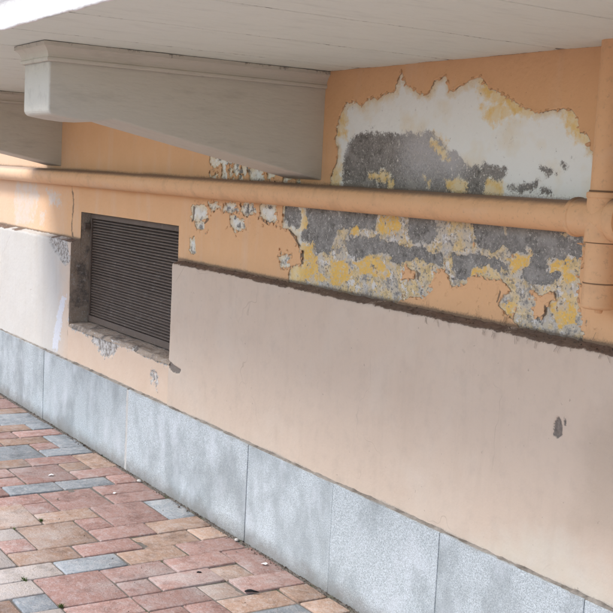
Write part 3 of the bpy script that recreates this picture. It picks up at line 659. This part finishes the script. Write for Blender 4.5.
# lower plaster panels: face, worn arris and dirty ledge in one skin
def panel(name, x0, x1, yf, dx, top=True, cap0=True, cap1=True, ztop=ZL):
    zf = np.arange(ZG - 0.005, ztop - 0.008, 0.006)
    prof = [(yf, z, 0) for z in zf]
    if top:
        prof += [(yf + 0.0015, ztop - 0.004, 0.25), (yf + 0.005, ztop, 0.7), (yf + 0.011, ztop + 0.003, 1.0)]
        prof += [(yf + t, ztop + 0.003 + (t - 0.011) * 0.24, 1.0) for t in np.linspace(0.017, YW - yf + 0.004, 10)]
    x = np.arange(x0, x1 + dx, dx); x[-1] = x1
    pr = np.array(prof)
    A, Bv = np.meshgrid(x, np.arange(len(pr)), indexing='ij')
    Y = pr[Bv, 0]; Zp = pr[Bv, 1]; D = pr[Bv, 2]
    wxx = A + 0.004 * fbm(A, Zp, 60, 3, 5); wzz = Zp + 0.004 * fbm(A, Zp, 60, 3, 6)
    at = {}
    def s(key): return sdf(POLY[key], wxx, wzz)
    at['damp'] = s('damp'); at['pale'] = s('pale')
    at['hol'] = np.maximum(np.maximum(s('chip'), s('chip2')), s('corner'))
    at['exp'] = np.maximum(np.maximum(s('broken'), s('chip3')), s('topchip')) if name != 'render_panel' else np.full(A.shape, -.06)
    at['whi'] = s('smear')
    at['far'] = (1 - sstep(-6.75, -6.2, A)) if x0 < -6 else np.zeros(A.shape)
    at['pea'] = (np.ones(A.shape) if not top else (sstep(-5.9, -6.5, A) * 0.0)) 
    if x0 < -6 and top: at['pea'] = sstep(-6.75, -6.45, A) * 0.6
    edge = fbm(A, Zp, 14, 4, 9)
    at['dirt_shade'] = np.where(D > 0, D * (0.86 + 0.40 * edge + 0.25 * fbm(A, Y, 40, 3, 91)), 0.42 * np.exp(-(ztop - Zp) / 0.010) * (1 if top else 0) * (0.6 + edge))
    if x0 < -6: at['dirt_shade'] = at['dirt_shade'] * (0.15 + 0.9 * sstep(0.0, 0.5, fbm(A, A * 0, 4, 3, 29)))
    if x0 < -6 and top: at['dirt_shade'] = np.maximum(at['dirt_shade'], D * sstep(-6.62, -6.5, A) * 1.2)
    if not top: at['dirt_shade'] = np.zeros(A.shape)
    at['mor'] = np.exp(-(Zp - ZG) / 0.012) * (0.55 + 0.55 * fbm(A, A * 0, 5, 4, 15)) * (D == 0)
    rel = 0.003 * fbm(A, Zp, 2.2, 3, 17) + 0.0008 * fbm(A, Zp, 30, 3, 18)
    rel -= 0.007 * sstep(-0.002, 0.005, at['hol']) + 0.008 * sstep(-0.002, 0.006, at['exp']) - 0.002 * sstep(-.002, .002, at['whi'])
    ew = np.exp(-np.abs(ztop - Zp) / 0.02) * (1 if top else 0)
    dzz = ew * (0.004 * fbm(A, A * 0, 11, 4, 19) + 0.003 * fbm(A, A * 0, 45, 3, 20)) + D * 0.004 * fbm(A, Y, 50, 3, 22)
    dyy = -ew * 0.004 * fbm(A, Zp, 16, 3, 23)
    P3 = np.stack([A, Y - rel * (1 - D) + dyy, Zp + dzz], -1)
    if x0 < -6 and top:
        rp = np.linspace(0, 1, 8)[:, None] * (P3[-8:, :, 2] < WZ0 - 0.005)
        P3[-8:, :, 1] += 0.006 * rp
    if x0 < -6 and top: P3[-3:, :, 0] += (0.010 * fbm(P3[-3:, :, 2], P3[-3:, :, 2] * 0, 12, 4, 88) - 0.006)
    def cap(P3, at, front):
        e = P3[:1].copy() if front else P3[-1:].copy()
        e[..., 1] = YW + 0.03
        P3 = np.concatenate([e, P3] if front else [P3, e], 0)
        for kk in at:
            v = at[kk]; at[kk] = np.concatenate([v[:1], v] if front else [v, v[-1:]], 0)
        return P3, at
    if cap0: P3, at = cap(P3, at, True)
    if cap1: P3, at = cap(P3, at, False)
    o = grid(name, P3, at, MAT['beige'], wall)
    return o
panel('render_panel', PX, XR, YP, 0.0065)
panel('far_render_panel', XL, WX0 - 0.006, YP, 0.008, cap1=True)
panel('under_window_render', WX0 - 0.04, PX, YL, 0.0065, top=False, cap0=False, cap1=False, ztop=WZ0 + 0.004)

# granite base
JX = [XL, -10.0, -9.05, -8.11, -6.80, -5.489, -4.177, -3.51, -2.86, -2.20, -1.54, -0.88, -0.2, 0.6, XR]
slabs = []
for a, b in zip(JX[:-1], JX[1:]):
    g0 = 0.014 if abs(a + 5.489) < .01 else 0.0012
    g1 = 0.014 if abs(b + 5.489) < .01 else 0.0012
    bm = bmesh.new()
    bm_box(bm, a + g0, b - g1, YG + random.uniform(-.0015, .0015), YG + 0.12, -0.05, ZG - 0.003 + random.uniform(-.002, .002), 0.003, 2)
    slabs.append(link('granite_slab', frombm(bm, 'granite_slab'), MAT['granite'], wall))
def strip(name, x, zz, yy, mat, amp, sd):
    A, B_ = np.meshgrid(x, np.arange(len(zz)), indexing='ij')
    Zp = np.array(zz)[B_]; Yp = np.array(yy)[B_]
    Zp = Zp + amp * fbm(A, Zp, 25, 4, sd) ; Yp = Yp - amp * fbm(A, Zp, 40, 4, sd + 3)
    return grid(name, np.stack([A, Yp, Zp], -1), {}, mat, wall)
strip('mortar_bed', np.arange(XL, XR, 0.008), [ZG - 0.012, ZG - 0.003, ZG + 0.000, ZG + 0.005], [YG + 0.004, YG + 0.004, YG + 0.011, YG + 0.026], MAT['bed'], 0.0045, 81)
zz = np.linspace(-0.01, ZG - 0.006, 60)
A, B_ = np.meshgrid(np.linspace(-5.489 - 0.018, -5.489 + 0.018, 8), zz, indexing='ij')
grid('mortar_joint', np.stack([A, YG + 0.0015 - 0.002 * fbm(A, B_, 40, 3, 4), B_], -1), {}, MAT['mortar'], wall)

# window reveal: jamb and sill
jz = np.linspace(WZ0 - 0.01, WZ1 + 0.002, 110); jy = np.linspace(0, 1, 26)
A, B_ = np.meshgrid(jy, jz, indexing='ij')
front = YP - 0.001 + (YW + 0.002 - YP) * np.clip((B_ - ZL + 0.002) / 0.026, 0, 1) + 0.002 * fbm(B_, B_ * 0, 30, 3, 6)
Yj = front + A * (YF + 0.11 - front)
Xj = WX0 + 0.010 * fbm(Yj, B_, 18, 4, 8) * A - 0.006 * A
grid('window_jamb', np.stack([Xj, Yj, B_], -1), {}, MAT['concrete'], wall)
A, B_ = np.meshgrid(np.linspace(WX0 - 0.01, PX + 0.005, 180), np.linspace(0, 1, 34), indexing='ij')
lip = 0.012 * sstep(0.0, 0.5, fbm(A, A * 0, 7, 4, 3)) + 0.01 * fbm(A, A * 0, 30, 3, 2) * 0.5
Ys = YL - 0.008 + lip + B_ * (YF + 0.11 - YL)
Zs = WZ0 + 0.010 * B_ + 0.006 * fbm(A, Ys, 20, 4, 5) - 0.020 * np.maximum(0, 1 - B_ / 0.10) ** 2
grid('window_sill', np.stack([A, Ys, Zs], -1), {}, MAT['concrete'], wall)
box('window_lintel', WX0 - 0.02, WX1 + 0.02, YW + 0.008, YF + 0.115, WZ1 + 0.001, WZ1 + 0.06, MAT['concrete'], wall)
box('window_jamb', WX1 + 0.001, WX1 + 0.05, YW + 0.010, YF + 0.115, WZ0, WZ1 + 0.0005, MAT['concrete'], wall)
box('jamb_bracket', WX0 - 0.01, WX0 + 0.022, YF - 0.045, YF - 0.012, 1.225, 1.262, MAT['steel'], wall, 0.003)

# ventilation grille
gr = bpy.data.objects.new('vent_grille', None); C.objects.link(gr); gr.parent = wall
gr.location = Vector((-5.76, YF, WZ0)) - wloc(wall)
FX0, FX1, FZ0, FZ1 = WX0 + 0.012, WX1 - 0.004, WZ0 + 0.012, WZ1 - 0.006
def bar(nm, x0, x1, z0, z1, y0=YF - 0.008, y1=YF + 0.03): return box(nm, x0, x1, y0, y1, z0, z1, MAT['steel'], gr, 0.003)
bar('frame_rail', FX0, FX1, FZ1 - 0.030, FZ1)
bar('frame_rail', FX0, FX1, FZ0, FZ0 + 0.038)
bar('frame_stile', FX0, FX0 + 0.016, FZ0 + 0.0385, FZ1 - 0.0305)
bar('frame_stile', FX1 - 0.016, FX1, FZ0 + 0.0385, FZ1 - 0.0305)
box('backing', FX0 + 0.023, FX1 - 0.023, YF + 0.032, YF + 0.036, FZ0 + 0.046, FZ1 - 0.04, MAT['void'], gr)
z0, z1 = FZ0 + 0.042, FZ1 - 0.032
ns = 36
bm = bmesh.new()
L = (FX1 - FX0 - 0.046) / 2
# one louvre blade: a folded strip, nose at the front and lower lip
pr = [(-0.004, 0.0), (-0.0062, 0.003), (-0.0055, 0.0068), (0.004, 0.0118), (0.010, 0.0130), (0.010, 0.0118), (0.004, 0.0104), (-0.0038, 0.006), (-0.0046, 0.003), (-0.003, 0.001)]
va = [bm.verts.new((-L, y, z)) for y, z in pr]; vb = [bm.verts.new((L, y, z)) for y, z in pr]
for i in range(len(pr)):
    j = (i + 1) % len(pr); bm.faces.new((va[i], vb[i], vb[j], va[j]))
bm.faces.new(va[::-1]); bm.faces.new(vb); bmesh.ops.recalc_face_normals(bm, faces=bm.faces)
lm = frombm(bm, 'louvre_slat'); lm.materials.append(MAT['steel'])
for i in range(ns):
    o = bpy.data.objects.new('louvre_slat', lm); C.objects.link(o); o.parent = gr
    o.location = Vector(((FX0 + FX1) / 2, YF + 0.006, z0 + (z1 - z0) * i / ns)) - wloc(gr)
    o.rotation_euler = (random.gauss(0, 0.07), random.gauss(0, 0.0009), random.gauss(0, 0.0010))

bm = bmesh.new()
for x in np.arange(FX0 + 0.03, FX1 - 0.025, 0.0125):
    bm_box(bm, x - 0.0016, x + 0.0016, YF + 0.0175, YF + 0.0205, z0 - 0.004, z1 + 0.006)
o = link('wire_mesh', frombm(bm, 'wire_mesh'), MAT['steel'], gr); o['kind'] = 'stuff'
# crumbs of dirt and dead roots lying on the ledge
bm = bmesh.new(); rg = random.Random(9)
for i in range(1500):
    x = rg.uniform(PX + 0.02, -1.6); y = rg.uniform(YP + 0.006, YW - 0.004)
    if mnoise.noise((x * 6, 0, 0)) < rg.uniform(-0.6, 0.5): continue
    z = ZL + 0.003 + max(0, y - YP - 0.011) * 0.24 + 0.001
    s_ = rg.uniform(0.0012, 0.0040) * (1.6 if rg.random() < 0.08 else 1)
    vs = [bm.verts.new((x + rg.uniform(-1, 1) * s_, y + rg.uniform(-1, 1) * s_, z + (0.2 + rg.random()) * s_ * 1.3 * (q > 0))) for q in (0, 0, 0, 1)]
    for f in ((0, 1, 2), (0, 1, 3), (1, 2, 3), (2, 0, 3)): bm.faces.new([vs[q] for q in f])
for i in range(45):      # dead rootlets hanging over the edge or up the wall
    x = rg.choice([rg.uniform(-3.05, -2.2), rg.uniform(-5.0, -1.8)]); upw = rg.random() < 0.5
    y = (YW - 0.008) if upw else (YP - 0.003); z = ZL + (0.022 if upw else -0.002)
    L_ = rg.uniform(0.008, 0.03); w_ = rg.uniform(0.0006, 0.0013); dx_ = rg.uniform(-.6, .6)
    pts = [(x, y, z)]
    for t in range(3): pts.append((pts[-1][0] + dx_ * L_ / 3 + rg.uniform(-.003, .003), y - rg.uniform(0, .003), pts[-1][2] + (L_ / 3 if upw else -L_ / 3)))
    for a_, b_ in zip(pts[:-1], pts[1:]):
        q = [bm.verts.new(p) for p in ((a_[0] - w_, a_[1], a_[2]), (a_[0] + w_, a_[1] - w_, a_[2]), (b_[0] + w_, b_[1] - w_, b_[2]), (b_[0] - w_, b_[1], b_[2]))]
        bm.faces.new(q)
o = link('ledge_dirt', frombm(bm, 'ledge_dirt'), MAT['dirt'], wall); o['kind'] = 'stuff'

# ------------------------------------------------------------------ balcony
BX0, BX1, BY = -7.20, 1.3, 1.12
bal = empty('balcony', (-3, BY + 0.6, ZS), 'off white balcony slab overhead carried on heavy painted corbels', 'balcony')
edges = [BX0]
e = -3.065 - 0.53 * 7
while e < BX1 - 0.1:
    edges.append(e); e += 0.53
edges.append(BX1)
for a, b in zip(edges[:-1], edges[1:]):
    nx, ny = 60, 90
    U, V = np.meshgrid(np.linspace(a + 0.0012, b - 0.0012, nx), np.linspace(YW + 0.004, BY + 0.004, ny), indexing='ij')
    tt = (U - a) / (b - a)
    Zq = ZS + 0.0020 * fbm(U, V, 2.5, 3, 7) + 0.0016 * (np.exp(-tt / 0.03) + np.exp(-(1 - tt) / 0.03)) + 0.0012 * fbm(U, V, 11, 3, 17)
    P3 = np.stack([U, V, Zq], -1)
    sides = P3[:1].copy(); sides[..., 2] += 0.02
    s2 = P3[-1:].copy(); s2[..., 2] += 0.02
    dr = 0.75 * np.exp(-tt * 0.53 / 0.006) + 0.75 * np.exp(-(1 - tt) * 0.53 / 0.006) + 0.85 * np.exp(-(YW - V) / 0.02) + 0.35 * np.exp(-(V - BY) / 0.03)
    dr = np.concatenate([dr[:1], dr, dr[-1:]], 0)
    grid('soffit_board', np.concatenate([sides, P3, s2], 0), {'dirt_shade': dr}, MAT['soffit'], bal)
# slab with fascia
bm = bmesh.new(); bm_box(bm, BX0, BX1, BY + 0.012, YW + 0.002, ZS + 0.012, 2.30)
link('slab', frombm(bm, 'slab'), MAT['soffit'], bal)
fx = np.arange(BX0, BX1, 0.008)
pf = [(BY + 0.016, ZS + 0.010), (BY + 0.006, ZS - 0.001), (BY + 0.001, ZS + 0.001), (BY, ZS + 0.006), (BY, ZS + 0.05), (BY - 0.001, ZS + 0.088), (BY - 0.012, ZS + 0.096), (BY - 0.016, ZS + 0.105), (BY - 0.014, ZS + 0.115), (BY - 0.03, ZS + 0.15), (BY - 0.05, ZS + 0.17), (BY - 0.05, ZS + 0.285), (BY + 0.05, ZS + 0.29)]
A, B_ = np.meshgrid(fx, np.arange(len(pf)), indexing='ij'); pa = np.array(pf)
lowe = np.exp(-(pa[B_, 1] - ZS).clip(0) / 0.006)
drip = sstep(0.35, 0.7, fbm(A, A * 0, 9, 2, 77))
P3 = np.stack([A, pa[B_, 0] + 0.0015 * fbm(A, B_ * 0.1, 8, 3, 2), pa[B_, 1] - lowe * (0.0025 * drip + 0.0015 * fbm(A, A * 0, 40, 3, 78))], -1)
grid('fascia', P3, {}, MAT['fascia'], bal)
# corbels
def corbel(x1):
    cb = bpy.data.objects.new('corbel', None); C.objects.link(cb); cb.parent = bal
    W_ = 0.265; x0 = x1 - W_
    cb.location = Vector(((x0 + x1) / 2, 1.9, 1.6)) - wloc(bal)
    f = 1.345
    pr = [(YW + 0.004, 1.960), (f, 1.960), (f, 1.790)]
    pr += [(f + 0.022 * (1 - math.cos(t)), 1.790 - 0.022 * math.sin(t)) for t in np.linspace(0.3, math.pi / 2, 5)]
    pr += [(1.42, 1.761), (1.48, 1.757), (1.535, 1.758), (1.565, 1.763), (1.583, 1.768), (1.60, 1.766), (1.63, 1.759), (2.0, 1.6845), (YW + 0.004, 1.589)]
    bm = bmesh.new()
    va = [bm.verts.new((x0, y, z)) for y, z in pr]; vb = [bm.verts.new((x1, y, z)) for y, z in pr]
    for i in range(len(pr)):
        j = (i + 1) % len(pr); bm.faces.new((va[i], vb[i], vb[j], va[j]))
    bm.faces.new(va[::-1]); bm.faces.new(vb); bmesh.ops.recalc_face_normals(bm, faces=bm.faces)
    es = [e for e in bm.edges if (len(e.link_faces) == 2 and e.calc_face_angle(0) > R(40))]
    bmesh.ops.bevel(bm, geom=es, offset=0.007, segments=3, affect='EDGES', profile=0.5)
    o = link('bracket', frombm(bm, 'bracket'), MAT['corbel'], cb)
    # moulding under the soffit: fillet, cove, fillet
    mp = [(0.003, 1.950), (0.010, 1.952), (0.012, 1.957), (0.012, 1.963), (0.008, 1.966), (0.009, 1.975), (0.013, 1.985), (0.020, 1.994), (0.027, 2.000), (0.030, 2.001), (0.030, 2.0155)]
    bm = bmesh.new(); rings = []
    for d, z in mp:
        rings.append([bm.verts.new(p) for p in ((x1 + d, YW + 0.003, z), (x1 + d, f - d, z), (x0 - d, f - d, z), (x0 - d, YW + 0.003, z))])
    for ra, rb in zip(rings[:-1], rings[1:]):
        for q in range(3): bm.faces.new((ra[q], ra[q + 1], rb[q + 1], rb[q]))
    bmesh.ops.recalc_face_normals(bm, faces=bm.faces)
    if sum((fc.normal.x) * (fc.calc_center_median().x - (x0 + x1) / 2) for fc in bm.faces) < 0: bmesh.ops.reverse_faces(bm, faces=bm.faces)
    mm = frombm(bm, 'moulding'); at = mm.attributes.new('dirt_shade', 'FLOAT', 'POINT')
    at.data.foreach_set('value', np.array([0.62 if v.co.z > 2.01 else (0.3 if v.co.z > 1.998 else (0.4 if v.co.z < 1.953 else 0.1)) for v in mm.vertices], dtype=np.float32))
    link('moulding', mm, MAT['corbel'], cb)
for x1 in (-3.827, -6.792, -0.862): corbel(x1)

# ------------------------------------------------------------------ pipe
PYc, PZc, PR = 2.414, 1.525, 0.047
VX = -2.252
pipe = empty('drain_pipe', (VX, PYc, 1.26), 'orange painted drain pipe running along the wall to a tee beside the peeled patch', 'pipe')
prof = [(t, PR) for t in np.arange(XL - VX, -0.105, 0.12)] + [(-0.105, PR)]
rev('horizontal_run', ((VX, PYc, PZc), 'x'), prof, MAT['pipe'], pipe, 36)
rev('tee_socket', ((VX, PYc, PZc), 'x'), [(-0.112, 0.046), (-0.112, 0.0545), (-0.109, 0.0575), (-0.098, 0.0575), (-0.094, 0.0545), (0.02, 0.0545), (0.044, 0.0545)], MAT['pipe'], pipe, 36)
rev('collar', ((VX, PYc, PZc), 'x'), [(0.040, 0.05), (0.042, 0.060), (0.047, 0.0635), (0.075, 0.0635), (0.080, 0.060), (0.080, 0.047)], MAT['pipe'], pipe, 36)
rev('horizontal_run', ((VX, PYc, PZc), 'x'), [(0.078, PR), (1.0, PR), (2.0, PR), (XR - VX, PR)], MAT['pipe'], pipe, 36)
rev('tee_body', ((VX, PYc, PZc), 'z'), [(-0.066, 0.046), (-0.066, 0.0515), (-0.062, 0.0535), (-0.05, 0.0525), (0.0, 0.053), (0.056, 0.0525), (0.060, 0.0555), (0.071, 0.0555), (0.074, 0.052), (0.074, 0.046)], MAT['pipe'], pipe, 36)
rev('joint_seal', ((VX, PYc, PZc), 'z'), [(0.073, 0.040), (0.0735, 0.0487), (0.079, 0.0487), (0.080, 0.040)], MAT['seal'], pipe, 32)
rev('riser', ((VX, PYc, PZc), 'z'), [(0.0785, PR - 0.001), (0.2, PR - 0.001), (0.35, PR - 0.001), (ZS + 0.01 - PZc, PR - 0.001)], MAT['pipe'], pipe, 36)
rev('lower_stub', ((VX, PYc, PZc), 'z'), [(-0.180, 0.0465), (-0.12, 0.0465), (-0.069, 0.0465)], MAT['pipe'], pipe, 36)
rev('joint_seal', ((VX, PYc, PZc), 'z'), [(-0.0695, 0.040), (-0.069, 0.0474), (-0.066, 0.0474), (-0.0655, 0.040)], MAT['seal'], pipe, 32)
rev('joint_seal', ((VX, PYc, PZc), 'z'), [(-0.1835, 0.040), (-0.183, 0.0474), (-0.180, 0.0474), (-0.1795, 0.040)], MAT['seal'], pipe, 32)
rev('end_cap', ((VX, PYc, PZc), 'z'), [(-0.2545, 0.0), (-0.2545, 0.040), (-0.251, 0.046), (-0.246, 0.0485), (-0.243, 0.0485), (-0.241, 0.0475), (-0.185, 0.0475), (-0.1825, 0.0455)], MAT['pipe'], pipe, 36)
rev('cap_knob', ((VX + 0.004, PYc, PZc), 'z'), [(-0.268, 0.0), (-0.267, 0.009), (-0.262, 0.012), (-0.2545, 0.012)], MAT['pipe'], pipe, 14)
# pipe clips
def clip(x):
    rev('pipe_clip', ((x, PYc, PZc), 'x'), [(-0.011, PR), (-0.011, PR + 0.003), (0.011, PR + 0.003), (0.011, PR)], MAT['pipe'], pipe, 30)

# ------------------------------------------------------------------ litter and weeds
def tag(o, label, cat, group=None):
    o['label'] = label; o['category'] = cat
    if group: o['group'] = group
    return o
def lump(name, x, y, sx, sy, sz, mat, seed, rz=0.0):
    bm = bmesh.new(); bmesh.ops.create_icosphere(bm, subdivisions=2, radius=1)
    for v in bm.verts:
        d = 1 + 0.35 * mnoise.noise(v.co * 1.7 + Vector((seed, 0, 0)))
        v.co = Vector((v.co.x * sx * d, v.co.y * sy * d, max(v.co.z, -0.6) * sz * d))
    bmesh.ops.rotate(bm, verts=bm.verts, cent=(0, 0, 0), matrix=Matrix.Rotation(rz, 3, 'Z'))
    zmin = min(v.co.z for v in bm.verts)
    bmesh.ops.translate(bm, verts=bm.verts, vec=(x, y, 0.0005 - zmin))
    return link(name, frombm(bm, name), mat, None, True)
# black scrap: a bent curl of rubber with a pale end
bm = bmesh.new()
pts = [(-0.025, 0.0, 0.004), (-0.015, 0.003, 0.006), (0.0, 0.0, 0.008), (0.015, -0.004, 0.006), (0.030, -0.002, 0.003)]; wd = [0.004, 0.007, 0.008, 0.006, 0.002]
rings = []
for (x, y, z), w in zip(pts, wd):
    rings.append([bm.verts.new((x, y + w * math.cos(t), max(0.0, z + 0.55 * w * math.sin(t)))) for t in np.linspace(0, 2 * math.pi, 9)[:-1]])
for ra, rb in zip(rings[:-1], rings[1:]):
    for q in range(8): bm.faces.new((ra[q], ra[(q + 1) % 8], rb[(q + 1) % 8], rb[q]))
bm.faces.new(rings[0][::-1]); bm.faces.new(rings[-1]); bmesh.ops.recalc_face_normals(bm, faces=bm.faces)
bmesh.ops.rotate(bm, verts=bm.verts, cent=(0, 0, 0), matrix=Matrix.Rotation(R(62), 3, 'Z')); bmesh.ops.translate(bm, verts=bm.verts, vec=(-3.631, 2.128, 0.002))
tag(link('rubber_scrap', frombm(bm, 'rubber_scrap'), MAT['black'], None, True), 'small black curled scrap lying on the pavers near the granite', 'litter')
# white paper scrap: a folded sheet
def paper(x, y, s, rz, label):
    bm = bmesh.new()
    A = [(-s, -s * .7, .001), (0, -s * .8, s * .35), (s, -s * .6, .002), (s * .9, s * .7, .003), (0.1 * s, s * .8, s * .45), (-s * .9, s * .6, .001)]
    lo = [bm.verts.new((a, b, c)) for a, b, c in A]; hi = [bm.verts.new((a, b, c + 0.0012)) for a, b, c in A]
    for v in (lo, hi):
        bm.faces.new((v[0], v[1], v[4], v[5])); bm.faces.new((v[1], v[2], v[3], v[4]))
    for i in range(6): bm.faces.new((lo[i], lo[(i + 1) % 6], hi[(i + 1) % 6], hi[i]))
    bmesh.ops.recalc_face_normals(bm, faces=bm.faces)
    bmesh.ops.rotate(bm, verts=bm.verts, cent=(0, 0, 0), matrix=Matrix.Rotation(rz, 3, 'Z')); bmesh.ops.translate(bm, verts=bm.verts, vec=(x, y, 0.003))
    tag(link('paper_scrap', frombm(bm, 'paper_scrap'), MAT['whitebit'], None), label, 'litter', 'white scraps on the pavers')
paper(-3.882, 2.333, 0.012, 0.4, 'white folded paper scrap close to the granite above the black scrap')
paper(-5.498, 1.994, 0.013, 1.2, 'white paper scrap on the large pink paver between blue pavers')
paper(-5.072, 2.167, 0.009, 2.2, 'tiny white scrap on the long pink paver next to the wide granite joint')
tag(lump('pebble', -5.227, 2.366, .014, .010, .008, MAT['pebble'], 1, .4), 'pale pebble at the foot of the granite right of the mortar joint', 'pebble')
tag(lump('pebble', -3.909, 2.045, .010, .005, .004, MAT['black'], 2, 1.0), 'dark fleck on the pink paver left of the black scrap', 'pebble')
tag(lump('pebble', -4.20, 2.375, .012, .009, .007, MAT['pebble'], 3, .1), 'pale pebble against the granite beside the thin slab joint', 'pebble')
# grit swept against the wall
bm = bmesh.new(); rg = random.Random(3)
for i in range(4200):
    x = rg.uniform(-7.9, -2.6); y = YG - abs(rg.gauss(0, 0.016)) - 0.002
    if rg.random() < 0.16: y = rg.uniform(PY0, YG)
    s_ = rg.uniform(0.0012, 0.0042)
    if rg.random() < 0.03: s_ *= 2
    vs = [bm.verts.new((x + rg.uniform(-1, 1) * s_, y + rg.uniform(-1, 1) * s_, (0.0005 if q == 0 else s_ * 1.2))) for q in (0, 0, 0, 1)]
    for f in ((0, 2, 1), (0, 1, 3), (1, 2, 3), (2, 0, 3)): bm.faces.new([vs[q] for q in f])
o = link('grit', frombm(bm, 'grit'), MAT['dirt'], None); o['kind'] = 'stuff'; o['label'] = 'brown grit and dirt swept along the foot of the granite'; o['category'] = 'dirt'
def weed(x, y, s, nb, seed, label):
    rg = random.Random(seed); bm = bmesh.new()
    for i in range(nb):
        a = rg.uniform(0, 6.28); L_ = s * rg.uniform(.5, 1.2); w = s * 0.09; lean = rg.uniform(.3, 1.1)
        bx_, by_ = x + rg.gauss(0, s * .35), y + rg.gauss(0, s * .18)
        pr = []
        for t in (0, .4, .75, 1):
            d = lean * L_ * t * t; h = L_ * t * (1 - .35 * t * lean); ww = w * (1 - t) ** .6 + 0.0001
            c, s2 = math.cos(a), math.sin(a)
            pr.append((bm.verts.new((bx_ + d * c - ww * s2, by_ + d * s2 + ww * c, h - 0.003)), bm.verts.new((bx_ + d * c + ww * s2, by_ + d * s2 - ww * c, h - 0.003))))
        for p, q in zip(pr[:-1], pr[1:]): bm.faces.new((p[0], p[1], q[1], q[0]))
    tag(link('weed', frombm(bm, 'weed'), MAT['weed'], None), label, 'weed', 'weeds in the paver joints')
weed(-4.80, 1.700, 0.018, 26, 1, 'small green weed in the joint above the large tan paver')
weed(-4.11, 1.395, 0.022, 22, 2, 'green weed in the joint left of the pale blue paver edge')
weed(-3.80, 1.430, 0.020, 30, 3, 'green weed at the lower corner of the big pink paver by the bottom edge')
weed(-4.735, 1.555, 0.012, 18, 4, 'flat green weed in the joint at the left edge of the large tan paver')
